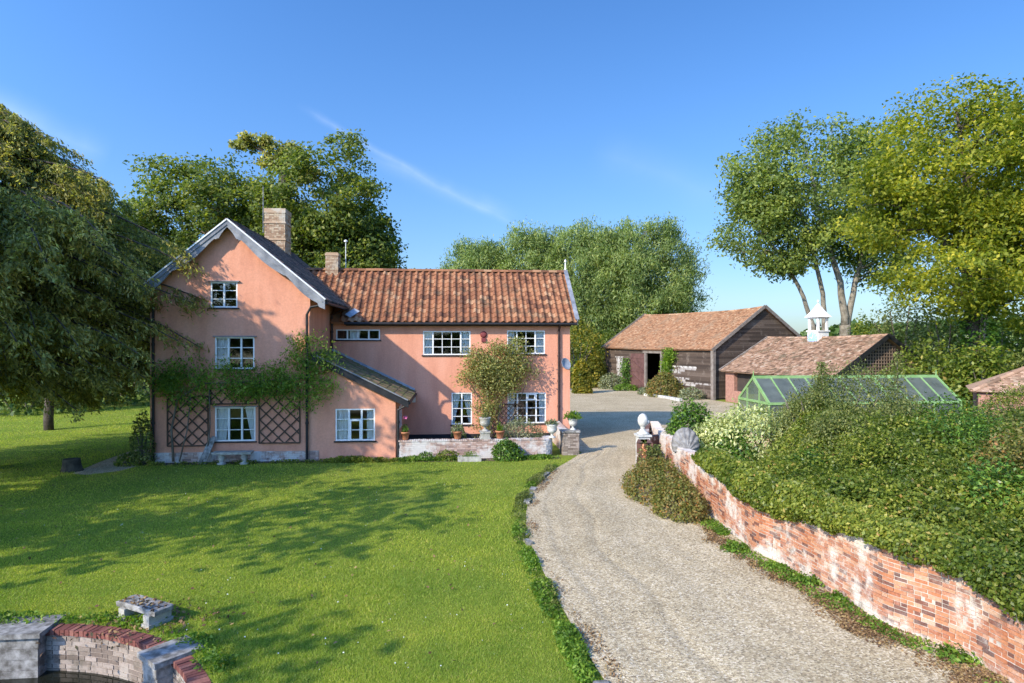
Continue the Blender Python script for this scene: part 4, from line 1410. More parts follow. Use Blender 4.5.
for sx in (-1, 1):
    m = MB()
    c = ax * (.32 * sx)
    m.obox((c.x, c.y, .10), ax, (-ax.y, ax.x, 0), (0, 0, 1), .075, .20, .112)
    m.obox((c.x, c.y, .03), ax, (-ax.y, ax.x, 0), (0, 0, 1), .10, .22, .04)
    m.build('leg', MAT['stone'], t)
rng = np.random.default_rng(12)
P = rng.normal(size=(420, 3)) * np.array([.55, .42, .0]) + np.array([cx.x + .1, cx.y - .1, .03])
P[:, 2] = rng.uniform(.01, .06, len(P))
on_slab = in_poly(P[:, :2], [(v.x, v.y) for v in q])
P[on_slab, 2] = .312
o = quads('leaf_litter', leaf_quads(P, .07, rng, 1.0), MAT['litter'])
tag(o, kind='stuff')
p = G(72, 471)
t = thing('tree_stump', 'dark sawn tree stump on the lawn under the big yew', 'stump', p, worldgeo=False)
m = MB()
m.lathe([(.36, -.02), (.31, .08), (.275, .25), (.265, .42), (.25, .45), (.1, .455)], (0, 0, 0), 14, 1.1, .9)
for i_, v_ in enumerate(m.v):
    m.v[i_] = (v_[0] * (1 + .06 * math.sin(i_ * 2.3)), v_[1] * (1 + .06 * math.cos(i_ * 1.7)), v_[2])
m.build('stump', MAT['stumpwood'], t)

# ================================================================== trellises and climbers
def trellis(name, label, x0, x1, z0, z1, Y, step=.47, w_=.05, group='dark lattice trellises round the window'):
    t = thing(name, label, 'trellis', ((x0 + x1) / 2, Y, z0), group=group)
    m = MB()
    for (a, b) in (((x0, z0), (x1, z0)), ((x0, z1), (x1, z1)), ((x0, z0), (x0, z1)), ((x1, z0), (x1, z1))):
        m.bar((a[0], Y - .03, a[1]), (b[0], Y - .03, b[1]), .045, .045, up=(0, -1, 0))
    m.build('frame', MAT['trellis'], t)
    m = MB()
    H = z1 - z0
    x = x0 - H
    while x < x1:
        for dr, yy in ((1, Y - .022), (-1, Y - .036)):
            pa, pb = (x, z0 if dr > 0 else z1), (x + H, z1 if dr > 0 else z0)
            ta, tb = max(0, (x0 - pa[0]) / H), min(1, (x1 - pa[0]) / H)
            if tb - ta > .05:
                za, zb = pa[1] + (pb[1] - pa[1]) * ta, pa[1] + (pb[1] - pa[1]) * tb
                m.bar((pa[0] + H * ta, yy, za), (pa[0] + H * tb, yy, zb), w_, .012, up=(0, -1, 0))
        x += step
    m.build('lattice', MAT['trellis'], t)
a, b = PY(168, 446, YG), PY(208.5, 396, YG)
trellis('wall_trellis', 'diamond lattice trellis panel on the pink wall beside the drainpipe and plank', a.x, b.x, a.z, b.z, YG - .02)
a, b = PY(259.5, 443, YG), PY(300, 384, YG)
trellis('wall_trellis', 'diamond lattice trellis panel between the ground floor window and the black downpipe', a.x, b.x, a.z, b.z, YG - .02)
a, b = PY(211, 404, YG), PY(257, 388, YG)
trellis('wall_trellis', 'low lattice trellis strip directly above the ground floor window', a.x, b.x, a.z, b.z, YG - .02)
a, b = PY(487, 436, YW), PY(523, 404, YW)
trellis('wall_trellis', 'thin brown trellis behind the climbing shrub on the long wing', a.x, b.x, a.z, b.z, YW - .02, .22, .025, 'thin trellises')

def wall_climber(name, label, pts, per, spread, Y, leaf, size, seed, stems, cat='climber', aspect=.5, grow=None, sy=.28, stalk='bark'):
    """pts: (px, py, weight) marking the leafy mass on the wall; stems: pixel polylines with radii"""
    rng = np.random.default_rng(seed)
    c = [PY(p[0], p[1], Y) for p in pts]
    t = thing(name, label, cat, (c[0].x, Y, 0))
    V = []
    for q, p in zip(c, pts):
        n = int(per * p[2])
        s = spread * p[2] ** .35
        off = np.clip(rng.normal(size=(n, 3)), -2.1, 2.1) * np.array([s, sy, s * .85])
        P = np.array(q) + off
        P[:, 1] = np.minimum(P[:, 1], Y + sy * .55)
        gv = np.tile(np.array([0, -.4, -.7]), (n, 1)) if grow == 'droop' else None
        V.append(leaf_quads(P, size, rng, .3, np.tile(np.array([0, -1.0, 0]), (n, 1)), .5, gv, .6, aspect))
    quads('foliage', np.concatenate(V), LEAF[leaf], t)
    m = MB()
    for st in stems:
        pp = [PY(x, y, Y) + Vector((0, .12, 0)) for x, y, r in st]
        m.tube(pp, [r for x, y, r in st], 6)
    m.build('stem', MAT[stalk], t, True, fix=False)
    return t
rw = random.Random(9)
wp = []
for k in range(62):
    x = rw.uniform(163, 332)
    base = 381 - 4 * math.sin((x - 160) / 30)
    dy = rw.gauss(0, 9)
    wp.append((x, base + dy, rw.uniform(.5, 1.2)))
for k in range(15):
    x = rw.uniform(292, 332)
    wp.append((x, rw.uniform(352, 384) - (6 if 300 < x < 325 else 0), rw.uniform(.35, .8)))
for k in range(8):
    wp.append((rw.uniform(296, 318), rw.uniform(338, 352), .4))
for k in range(10):
    wp.append((rw.uniform(170, 320), rw.uniform(395, 408), .22))
wall_climber('wisteria', 'green wisteria band trained across the pink gable above the trellises', wp, 150, .30, YG - .30, 'wist', .12, 31,
             [[(172, 462, .05), (170, 430, .045), (176, 400, .04), (200, 384, .035), (250, 382, .03), (310, 378, .022)], [(205, 462, .03), (209, 425, .025), (208, 388, .02)],
              [(178, 462, .03), (186, 430, .025), (190, 392, .02)], [(309, 380, .025), (306, 350, .02), (308, 338, .01)]], grow='droop', aspect=.38)
cp = []
for k in range(46):
    a_, r_ = rw.uniform(0, 6.28), rw.uniform(0, 1) ** .6
    cp.append((497 + 29 * r_ * math.cos(a_), 369 + 26 * r_ * math.sin(a_), rw.uniform(.5, 1.1)))
for k in range(16):
    cp.append((rw.gauss(490, 6), rw.uniform(395, 426), rw.uniform(.25, .5)))
for k in range(9):
    cp.append((rw.uniform(476, 520), rw.uniform(340, 352), .35))
cp += [(459, 381, .25), (466, 378, .4), (530, 352, .3), (534, 372, .35), (485, 430, .4), (476, 425, .25)]
wall_climber('climbing_shrub', 'big yellowish climbing shrub on the wing between two ground floor windows', cp, 210, .30, YW - .45, 'creeper', .115, 33,
             [[(492, 437, .06), (490, 410, .05), (486, 385, .04), (478, 360, .025)], [(497, 437, .05), (500, 405, .04), (508, 375, .03), (522, 352, .02)], [(490, 437, .035), (481, 400, .03), (466, 378, .015)], [(503, 437, .035), (516, 410, .025), (528, 380, .015)]], sy=.36, aspect=.45)
# loose ivy at the left corner of the house
rng = np.random.default_rng(77)
shrub('corner_shrub', 'loose shrub at the shaded left corner of the house', 'bush', PY(143, 462, 25.6), .45, .45, 1.9, 'olive', 1500, .1, 78)
shrub('corner_shrub', 'low ragged plant beside the stone path under the yew', 'bush', PY(128, 466, 25.5), .5, .35, .5, 'hedge', 700, .09, 79)

# ================================================================== garden wall and what grows over it
wall_px = [(1120, 757), (1060, 712), (1009, 682), (971, 660), (929, 642), (884, 625), (852, 605), (826, 590), (801, 575), (780, 563), (757, 553), (740, 540), (724, 528), (690, 500), (668, 481), (655, 465), (650, 452)]
gw_pts = [G(*p) for p in wall_px]
GWALL, GL = smooth_path(gw_pts, 220)
gw = thing('garden_wall', 'long old red brick garden wall with flaking limewash beside the drive', 'wall', (GWALL[80][0], GWALL[80][1], 0))
def gw_top(s):
    return 1.36 + .05 * math.sin(s * .9) + .03 * math.sin(s * 2.7)
m = MB()
brick_run(m, GWALL, -.05, 1.6, length=.205, course=.066, gap=.013, depth=.06, seed=71, jitter=.010, top_fn=gw_top, side=-1)
m.build('brickwork', MAT['wallbrick'], gw)
m = MB()
core_run(m, GWALL, -.1, 1.3, .010, .36, side=-1, top_fn=lambda s: gw_top(s) - .03)
m.build('mortar_core', MAT['mortar'], gw)
m = MB()
brick_run(m, GWALL, 0, 1.6, length=.235, course=.075, gap=.012, depth=.14, seed=72, jitter=.02, top_fn=lambda s: gw_top(s) + .05 if gw_top(s) < 9 else 0, side=-1)
m = MB()
s_ = np.r_[0, np.cumsum(np.linalg.norm(np.diff(GWALL, axis=0), axis=1))]
x = 0
rb = random.Random(14)
while x < s_[-1] - .1:
    c = Vector((np.interp(x, s_, GWALL[:, 0]), np.interp(x, s_, GWALL[:, 1]), gw_top(x) - .01 + rb.uniform(-.015, .015)))
    d = Vector((np.interp(x + .05, s_, GWALL[:, 0]), np.interp(x + .05, s_, GWALL[:, 1]), 0)) - Vector((c.x, c.y, 0))
    d.normalize()
    N = Vector((d.y, -d.x, 0)) * -1
    m.obox(c - N * (.17 + rb.uniform(-.012, .012)), d, N, (0, 0, 1), .047, .165, .036)
    x += .108
m.build('coping', MAT['wallbrick'], gw)

# curved return of the wall with pillar and finial
pil = C2W(4.62, 22.6)
rt = thing('curved_wall_end', 'low curved brick wall end with a white limewashed face beside the drive', 'wall', (pil.x, pil.y, 0))
rp, _ = smooth_path([gw_pts[-1], C2W(4.55, 21.6), C2W(4.45, 22.3), C2W(4.62, 23.0), C2W(5.3, 23.6), C2W(6.6, 23.8), C2W(8.0, 23.7)], 70)
m = MB()
brick_run(m, rp, 0, 1.3, length=.235, depth=.06, seed=73, side=-1, jitter=.006)
core_run(m, rp, -.1, 1.28, .012, .34, side=-1)
m.build('wall', MAT['brick'], rt)
PZ = 1.36
m = MB()
m.box((pil.x - .2, pil.y - .2, 0), (pil.x + .2, pil.y + .2, PZ))
m.box((pil.x - .25, pil.y - .25, PZ), (pil.x + .25, pil.y + .25, PZ + .07))
m.build('pillar', MAT['marble'], rt)
t = thing('stone_finial', 'white carved stone egg-shaped finial on the pillar at the wall end', 'finial', (pil.x, pil.y, PZ + .07), worldgeo=False)
m = MB()
m.lathe([(.22, 0), (.22, .05), (.15, .08), (.09, .16), (.07, .22), (.10, .26), (.06, .27)], (0, 0, 0), 20)
m.build('base', MAT['marble'], t, True)
m = MB()
prof = [(.06, .26), (.12, .30), (.165, .37), (.185, .47), (.17, .58), (.12, .67), (.05, .72), (.0, .73)]
m.lathe(prof, (0, 0, 0), 24)
for i_, v_ in enumerate(m.v):
    k_ = 1 + .05 * math.sin(6 * math.atan2(v_[1], v_[0]) + 14 * v_[2])
    m.v[i_] = (v_[0] * k_, v_[1] * k_, v_[2])
m.obox((.17, -.05, .43), (1, 0, 0), (0, 1, 0), (0, 0, 1), .04, .05, .06)
m.build('carved_head', MAT['marble'], t, True)
# ribbed shell-shaped stone leaning inside the wall
sp = C2W(5.55, 20.4)
t = thing('ribbed_stone', 'grey ribbed shell-shaped stone standing on the wall beside the ivy mound', 'stone ornament', (sp.x, sp.y, 1.18), worldgeo=False)
m = MB()
NU, NV = 40, 12
vs = []
for i_ in range(NU + 1):
    a_ = math.pi * (i_ / NU)
    for j_ in range(NV + 1):
        r_ = j_ / NV
        rad = .78 * (.62 + .38 * math.sin(a_)) * r_
        ribs = .035 * math.cos(a_ * 18) * r_ + .10 * (1 - r_) ** 1.2
        vs.append((rad * math.cos(a_) * .78, -ribs - .18 * (1 - r_ * r_), rad * math.sin(a_)))
fs = [(i_ * (NV + 1) + j_, i_ * (NV + 1) + j_ + 1, (i_ + 1) * (NV + 1) + j_ + 1, (i_ + 1) * (NV + 1) + j_) for i_ in range(NU) for j_ in range(NV)]
nb = len(vs)
back = [(x_, .16, z_) for x_, y_, z_ in vs]
fs2 = [tuple(q_ + nb for q_ in f_[::-1]) for f_ in fs]
rim = [(i_ * (NV + 1) + NV, (i_ + 1) * (NV + 1) + NV, nb + (i_ + 1) * (NV + 1) + NV, nb + i_ * (NV + 1) + NV) for i_ in range(NU)]
m.add(vs + back, fs + fs2 + rim)
m.build('shell', MAT['shellstone'], t, True)
t.rotation_euler = (math.radians(-14), 0, math.radians(-12))
shrub('ivy_mound', 'rounded dark ivy mound over the curved end of the garden wall', 'ivy', C2W(6.45, 22.7, .3), 1.05, .8, 2.15, 'ivy', 9000, .10, 81)
shrub('ivy_mound', 'spreading ivy beside the cream variegated bush', 'ivy', C2W(7.0, 20.6, .3), .8, .9, 1.5, 'ivy', 4200, .10, 82)
shrub('variegated_bush', 'cream and pale green variegated bush behind the garden wall', 'bush', C2W(7.7, 21.4), 1.85, 1.6, 2.45, 'cream', 9500, .13, 83, lump=.24, grow='rise', aspect=.5)
shrub('variegated_bush', 'small pale variegated bush nearest the barn and greenhouse end', 'bush', C2W(8.0, 24.6), .7, .7, 1.75, 'cream', 1800, .12, 84, lump=.24, grow='rise', aspect=.5)
shrub('wall_bush', 'brown and green flowering bush at the foot of the wall end', 'bush', C2W(4.45, 19.4), 1.0, 1.45, 1.0, 'brownbush', 7000, .075, 85, lump=.2)
shrub('wall_bush', 'rust-tinted bush at the foot of the wall nearer the lawn', 'bush', C2W(4.55, 17.5), .72, 1.25, .8, 'brownbush', 4600, .075, 86, lump=.2)
shrub('wall_creeper', 'thin green creeper climbing the white end of the garden wall', 'creeper', C2W(4.65, 21.4), .42, .6, 1.5, 'olive', 1500, .08, 87, lump=.3)

def hedge_mass(name, label, cat, poly, H, n, s0, leaf, seed, path=None, hang=None, nh=0, group=None, under=.45):
    """a leafy mass over a plan polygon with height H(x, y); denser and finer where the viewer is close"""
    rng = np.random.default_rng(seed)
    P2 = np.array([[p[0], p[1]] for p in poly])
    c = P2.mean(0)
    t = thing(name, label, cat, (c[0], c[1], 0), group=group)
    lo, hi = P2.min(0), P2.max(0)
    got = []
    while sum(len(g) for g in got) < n:
        Q = rng.uniform(lo, hi, (n * 3, 2))
        D = np.linalg.norm(Q, axis=1)
        Q = Q[rng.uniform(0, 1, len(Q)) < np.clip((9.0 / D) ** 1.5, 0, 1)]
        got.append(Q[in_poly(Q, [tuple(p) for p in P2])])
    Q = np.concatenate(got)[:n]
    Z = H(Q[:, 0], Q[:, 1])
    P = np.c_[Q, Z]
    P[:, 2] -= under * rng.uniform(0, 1, n) ** 2.0
    P[:, 2] += .04 * rng.normal(size=n)
    D = np.linalg.norm(Q, axis=1)
    e = .15
    gx = (H(Q[:, 0] + e, Q[:, 1]) - Z) / e
    gy = (H(Q[:, 0], Q[:, 1] + e) - Z) / e
    N = unit(np.c_[-gx, -gy, np.ones(n)])
    V = [leaf_quads(P, (s0 * (D / 9) ** .55)[:, None], rng, .2, N, .9, None, 1, .62)]
    if path is not None:
        s = np.r_[0, np.cumsum(np.linalg.norm(np.diff(path, axis=0), axis=1))]
        T = np.gradient(path, axis=0)
        T /= np.linalg.norm(T, axis=1, keepdims=True)
        Nn = np.c_[-T[:, 1], T[:, 0]]
        u = rng.uniform(0, 1, nh) ** .8 * s[-1]
        px, py = np.interp(u, s, path[:, 0]), np.interp(u, s, path[:, 1])
        nx, ny = np.interp(u, s, Nn[:, 0]), np.interp(u, s, Nn[:, 1])
        a = rng.uniform(0, 1, nh)
        zl, zh = hang(u)
        z = zl + (zh - zl) * a
        out = .20 * np.sin(np.pi * np.clip(a, 0, 1)) ** .7 + .05 * rng.normal(size=nh) + .03
        inn = -.6 * np.clip(a - .45, 0, 1)
        k = out + inn * rng.uniform(0, 1.3, nh)
        P = np.c_[px + nx * k, py + ny * k, z]
        D = np.linalg.norm(P[:, :2], axis=1)
        Nv = np.c_[nx, ny, .5 * np.ones(nh)]
        V.append(leaf_quads(P, (s0 * (D / 9) ** .55)[:, None], rng, .2, unit(Nv), .9, None, 1, .62))
    # loose shoots standing out of the mass
    ns = 420
    i_ = rng.choice(n, ns, replace=False)
    for k in range(ns):
        b = np.r_[Q[i_[k]], Z[i_[k]] - .15]
        L = rng.uniform(.25, .62)
        dr = unit((N[i_[k]] * .5 + np.array([0, 0, .8]) + rng.normal(size=3) * .3)[None])[0]
        q = rng.uniform(.2, 1, (22, 1))
        Ps = b + dr * L * q + rng.normal(size=(22, 3)) * .045 * (1.3 - q)
        V.append(leaf_quads(Ps, s0 * .95 * (np.linalg.norm(b[:2]) / 9) ** .55, rng, .3, None, 0, np.tile(dr, (22, 1)), .8, .5))
    V = np.concatenate(V)
    # thin patches let the dark inside show
    cen = V.mean(1)
    hole = wob(cen, 5.0, seed + 40) + .5 * wob(cen, 11, seed + 41)
    V = V[rng.uniform(0, 1, len(V)) < np.clip(1.35 - .95 * np.clip(hole, 0, 1.2), .12, 1)]
    quads('foliage', V, LEAF[leaf], t)
    return t
inner = []
Tn = np.gradient(GWALL, axis=0)
Tn /= np.linalg.norm(Tn, axis=1, keepdims=True)
INW = np.c_[Tn[:, 1], -Tn[:, 0]]             # towards the garden
INNER = GWALL + INW * .22
IEND = int(np.argmax(GWALL @ np.array([ST, CT]) > 17.6))
hp = [tuple(INNER[i]) for i in range(0, IEND, 4)]
hp += [tuple(C2W(6.9, 18.6).xy), tuple(C2W(9.0, 20.0).xy), tuple(C2W(10.5, 24.5).xy), tuple(C2W(14, 26.3).xy), tuple(C2W(24, 26.3).xy), tuple(C2W(22, 20).xy), tuple(C2W(16, 12).xy), tuple(C2W(11, 5).xy)]
def hedge_h(x, y):
    P = np.c_[x, y, np.zeros_like(x)]
    d2 = np.min((P[:, None, 0] - GWALL[None, ::4, 0]) ** 2 + (P[:, None, 1] - GWALL[None, ::4, 1]) ** 2, axis=1) if len(P) < 60000 else None
    if d2 is None:
        d2 = np.concatenate([np.min((q[:, None, 0] - GWALL[None, ::4, 0]) ** 2 + (q[:, None, 1] - GWALL[None, ::4, 1]) ** 2, axis=1) for q in np.array_split(P, len(P) // 40000 + 1)])
    d = np.sqrt(d2)
    r = x * CT - y * ST
    f = x * ST + y * CT
    far = np.clip((f - 9) / 12, 0, 1)
    h = 1.38 + (.66 + .0 * far) * (1 - np.exp(-d / .6)) + .30 * np.clip(d / 5, 0, 1)
    h -= 1.7 * np.clip((f - 19.5) / 4, 0, 1) * np.clip((r - 12) / 2, 0, 1)
    h += (.20 + .34 * np.clip(d / 2.5, 0, 1)) * wob(P, 1.7, 17) + .20 * wob(P, 4.4, 18) + .08 * wob(P, 12, 19)
    edge = np.clip((17.5 - f) / 4, 0, 1) + np.clip((r - 6.8) / 2.5, 0, 1)
    return h * np.clip(.72 + .28 * edge, 0, 1)
def hang(u):
    w = .5 + .5 * np.sin(u * 1.05 + 1.6)
    lo = 1.36 - .30 * w - .10 * (.5 + .5 * np.sin(u * 3.7)) + .04 * np.sin(u * 11)
    return lo, lo * 0 + 1.75
hedge_mass('hedge', 'dense clipped green hedge spilling over the brick garden wall', 'hedge', hp, hedge_h, 200000, .060, 'hedge', 91, GWALL[10:IEND + 2], hang, 40000)
for (r, d, rx, ry, rz, lf, n, sd, nm, lb) in (
        (9.5, 17.8, 1.5, 1.5, 3.0, 'olive', 9000, 108, 'tall_shrub', 'bushy olive shrub standing behind the hedge beside the cream variegated bush'),
        (9.0, 11.2, 1.25, 1.2, 2.7, 'ivy', 8500, 111, 'tall_shrub', 'rounded leafy mound of the hedge close to the lower right frame edge'),
        (8.6, 14.4, 1.2, 1.3, 2.75, 'hedge', 8500, 112, 'tall_shrub', 'broad leafy mound of the hedge behind the middle of the brick wall'),
        (12.4, 20.2, 1.6, 1.4, 3.0, 'olive', 7500, 113, 'tall_shrub', 'ragged grey-green shrub below the middle of the greenhouse roof'),
        (12.4, 14.2, 1.4, 1.4, 3.0, 'olive', 8500, 114, 'tall_shrub', 'tall leafy mound of the hedge cut by the right frame edge'),
        (16.0, 19.6, 1.6, 1.6, 2.55, 'lime', 7000, 115, 'tall_shrub', 'yellow-green shrub below the low tiled shed'),
        (7.6, 16.6, .8, 1.0, 1.95, 'ivy', 5000, 116, 'tall_shrub', 'small dark ivy mound between the brick wall and the cream bush'),
        (10.4, 12.9, 1.1, 1.1, 2.75, 'brownbush', 8000, 109, 'tall_shrub', 'dull brownish bramble mound swelling out of the green hedge'),
        (9.7, 20.4, 1.6, 1.5, 3.6, 'olive', 7500, 101, 'tall_shrub', 'tall loose olive shrub in front of the greenhouse gable, next to the cream bush'),
        (11.5, 22.4, 2.2, 1.7, 3.8, 'olive', 9000, 102, 'tall_shrub', 'tallest feathery olive shrub rising over the middle of the greenhouse roof'),
        (14.2, 22.6, 1.6, 1.4, 2.0, 'hedge', 7500, 103, 'tall_shrub', 'green shrub hiding the greenhouse side in the middle'),
        (17.2, 21.2, 1.8, 1.6, 2.35, 'hedge', 7500, 104, 'tall_shrub', 'bright green rounded shrub below the right end of the greenhouse'),
        (19.2, 24.6, 1.9, 1.5, 3.2, 'hedge', 7000, 105, 'tall_shrub', 'leafy shrub in front of the low tiled shed'),
        (11.4, 16.2, 1.4, 1.4, 3.0, 'ivy', 8000, 106, 'tall_shrub', 'dense shrub bulging out of the hedge in the middle of the garden'),
        (14.4, 18.4, 1.7, 1.5, 3.05, 'olive', 8000, 107, 'tall_shrub', 'greyish bramble shrub behind the hedge near the frame edge')):
    shrub(nm, lb, 'shrub', C2W(r, d), rx, ry, rz, lf, int(n * 1.6), .085, sd, lump=.28, grow='rise' if lf == 'olive' else None, aspect=.5, stems=9, group='shrubs behind the hedge')
# feathery upright shoots over the greenhouse
rng = np.random.default_rng(44)
for k, (px, py, d, lb) in enumerate(((822, 362, 21.5, 'thin upright sapling poking above the greenhouse roof, left of its pair'), (897, 352, 22.5, 'thin upright sapling in front of the stable lattice gable'))):
    top = PD(px, py, d)
    t = thing('sapling', lb, 'sapling', (top.x, top.y, 0))
    P = np.array([top.x, top.y, 0]) + np.c_[rng.normal(size=(700, 2)) * .22, 2.2 + (top.z - 2.2) * rng.uniform(0, 1, 700) ** 1.2]
    f_ = (top.z - P[:, 2]) / 1.6 + .25
    P[:, 0] = top.x + (P[:, 0] - top.x) * f_
    P[:, 1] = top.y + (P[:, 1] - top.y) * f_
    quads('foliage', leaf_quads(P, .11, rng, .3, None, 0, np.tile(np.array([0, 0, .8]), (700, 1)), .7, .4), LEAF['olive'], t)
    m = MB()
    m.tube([(top.x, top.y, 0), (top.x + .03, top.y, 1.8), (top.x, top.y, top.z)], [.035, .025, .008], 6)
    m.build('stem', MAT['bark'], t, True)
# weeds along the wall foot
for k, (px, py, r, hh, lb) in enumerate(((736, 552, .30, .30, 'bright green weed clump at the wall foot, the farther of two'), (722, 535, .2, .22, 'small bright weed clump at the wall foot next to the brown bush'),
        (812, 585, .30, .24, 'green weed clump at the wall foot under the hanging hedge'), (838, 601, .26, .16, 'low weed patch at the wall foot where the limewash flakes'), (958, 660, .40, .18, 'low weed patch at the wall foot nearest the lower frame edge'), (775, 568, .2, .12, 'tiny weed tuft at the wall foot in the middle of the wall'))):
    shrub('weed_clump', lb, 'weed', G(px, py), r, r * .8, hh * .8, 'weed', int(300 + 900 * r), .06, 120 + k, stems=3, lump=.42, lf=5, shell=.8, group='weeds along the garden wall')

# ================================================================== ground cover
def strip_leaves(name, path, side, w0, w1, n, size, leaf, seed, zmax=.12, z0=.0, up=.6):
    rng = np.random.default_rng(seed)
    P = np.asarray(path)
    s = np.r_[0, np.cumsum(np.linalg.norm(np.diff(P, axis=0), axis=1))]
    T = np.gradient(P, axis=0)
    T /= np.linalg.norm(T, axis=1, keepdims=True)
    N = np.c_[T[:, 1], -T[:, 0]] * side
    u = rng.uniform(0, s[-1], n * 3)
    a = rng.uniform(0, 1, n * 3)
    X = np.interp(u, s, P[:, 0]) + np.interp(u, s, N[:, 0]) * (w0 + (w1 - w0) * a)
    Y = np.interp(u, s, P[:, 1]) + np.interp(u, s, N[:, 1]) * (w0 + (w1 - w0) * a)
    Q = np.c_[X, Y, np.zeros(len(X))]
    k = wob(Q, 3.0, seed) + .5 * wob(Q, 8, seed + 1) - 1.2 * np.abs(a - .5)
    idx = np.argsort(-k + .25 * rng.normal(size=len(k)))[:n]
    Q, kk = Q[idx], k[idx]
    Q[:, 2] = z0 + zmax * rng.uniform(.05, 1, n) * np.clip(.3 + .6 * (kk - kk.min()), .2, 1.3)
    o = quads(name, leaf_quads(Q, size, rng, up, None, 0, None, 1, .6), leaf)
    return tag(o, kind='stuff')
strip_leaves('border_weeds', driveL[34:222], -1, .0, .40, 7500, .055, LEAF['weed'], 201, .15)
strip_leaves('border_weeds', driveL[50:215], -1, -.08, .40, 4500, .05, LEAF['olive'], 202, .20)
strip_leaves('wall_foot_litter', driveR[9:190], -1, -.02, .95, 16000, .045, MAT['litter'], 203, .02, .036, 1.2)
strip_leaves('wall_foot_weeds', driveR[9:190], -1, -.02, .55, 5000, .05, LEAF['weed'], 204, .06, .03)
strip_leaves('house_foot_plants', np.array([[-2.2, 25.3], [-5, 25.35], [-11.6, 25.4]]), -1, -.2, .2, 3800, .075, LEAF['hedge'], 206, .20)
strip_leaves('house_foot_plants', np.array([[-2.2, 25.35], [1.5, 25.4], [4.2, 25.5]]), 1, -.1, .2, 2400, .075, LEAF['weed'], 207, .20)
strip_leaves('pond_edge_plants', np.array(arc(POND_R + .35, math.radians(15), math.radians(120))), -1, -.3, .25, 3000, .06, LEAF['weed'], 208, .16)

strip_leaves('drive_edge_litter', driveL[34:222], 1, -.02, .35, 1300, .04, MAT['litter'], 209, .02, .034, 1.2)
# lawn grass: separate blades, denser where they are close
rng = np.random.default_rng(300)
drive_poly = [tuple(p) for p in driveL[::4]] + [tuple(p) for p in driveR[::-4]]
def blades(n, d0, d1, power, seed):
    rng = np.random.default_rng(seed)
    u = rng.uniform(0, 1, n)
    e = 1 - power
    d = (d0 ** e + (d1 ** e - d0 ** e) * u) ** (1 / e)
    k = rng.uniform(-1.25, .22, n)
    r = k * d
    X, Y = r * CT + d * ST, -r * ST + d * CT
    Q = np.c_[X, Y]
    bad = in_poly(Q, drive_poly) | in_poly(Q, [(p.x, p.y) for p in path]) | in_poly(Q, [(p.x, p.y) for p in yard])
    bad |= (np.hypot(X - POND_C.x, Y - POND_C.y) < POND_R + .26)
    bad |= (X > -11.9) & (X < 5.3) & (Y > 25.45)
    Q, d = Q[~bad], d[~bad]
    n = len(Q)
    h = (.036 + .016 * wob(np.c_[Q, Q[:, 0] * 0], 1.5, 31)) * rng.uniform(.6, 1.3, n) * (d / 10) ** .25
    w = .0045 * (d / 9) ** .8
    a = rng.uniform(0, 6.283, n)
    lean_ = rng.normal(size=(n, 2)) * .6 * h[:, None]
    B = np.c_[Q, np.zeros(n)]
    s = np.c_[np.cos(a) * w, np.sin(a) * w, np.zeros(n)]
    tip = B + np.c_[lean_, h]
    return np.stack([B - s, B + s, tip], 1)
V = np.concatenate([blades(620000, 6.0, 17, 1.6, 301), blades(300000, 17, 46, 1.6, 302)])
o = quads('grass', V, LEAF['grass'], None, 3)
tag(o, kind='stuff')
# fallen leaves scattered on the lawn
rng = np.random.default_rng(310)
d = rng.uniform(9, 26, 260)
r = rng.uniform(-.8, .02, 260) * d
P = np.c_[r * CT + d * ST, -r * ST + d * CT, np.full(260, .05)]
P = P[(P[:, 1] < 25) & (np.hypot(P[:, 0] - POND_C.x, P[:, 1] - POND_C.y) > POND_R + .4)]
tag(quads('fallen_leaves', leaf_quads(P, .07, rng, 1.2), MAT['litter']), kind='stuff')

rng = np.random.default_rng(312)
d = rng.uniform(9, 25, 380)
r = rng.uniform(-.8, .05, 380) * d
P = np.c_[r * CT + d * ST, -r * ST + d * CT, np.full(380, .06)]
P = P[(P[:, 1] < 25) & ~in_poly(P[:, :2], drive_poly) & (np.hypot(P[:, 0] - POND_C.x, P[:, 1] - POND_C.y) > POND_R + .4) & (wob(P, .8, 55) > -.1)]
tag(quads('daisies', leaf_quads(P, .022, rng, 2.0, aspect=.9), MAT['white']), kind='stuff')

# ================================================================== timber barn
PHI = math.radians(22)
def local(o, phi):
    """world angle of the local x axis for a building turned phi from the viewing plane"""
    e = C2W(math.cos(phi), math.sin(phi))
    return math.atan2(e.y, e.x)
BO = C2W(16.2, 51.4)
BL, BH, BE, BR = 17.0, 5.05, 4.25, 7.62
barn = thing('barn', 'long dark weatherboarded barn with sagging red tile roof and open door', 'barn', BO, local(BO, PHI), worldgeo=False)
def bspan_front(z):
    return (0, BL)
holes = [(7.0, 9.4, -.2, 3.6), (13.5, 14.7, 1.0, 3.1)]
mw, mo = MB(), MB()
fr_front = lambda u, z, out: (-out - .03, u, z)
cladding(mw, fr_front, BL, .15, BE - .05, bspan_front, holes, .17, 5, pick=lambda u, z: 2.2 < u < 6.0 and .9 < z < 2.6 and (math.sin(u * 3.1) + math.sin(z * 7 + u) > -.7), other=mo)
def gspan(z):
    if z < BE: return (.02, 2 * BH - .02)
    k = (z - BE) / (BR - BE)
    return (BH * k + .05, 2 * BH - BH * k - .05)
cladding(mw, lambda u, z, out: (u, -out - .03, z), 2 * BH, .15, BR - .1, gspan, (), .17, 6)
cladding(mw, lambda u, z, out: (2 * BH + out + .03, u, z), BL, .15, BE - .05, bspan_front, (), .2, 7)
cladding(mw, lambda u, z, out: (u, BL + out + .03, z), 2 * BH, .15, BR - .1, gspan, (), .2, 8)
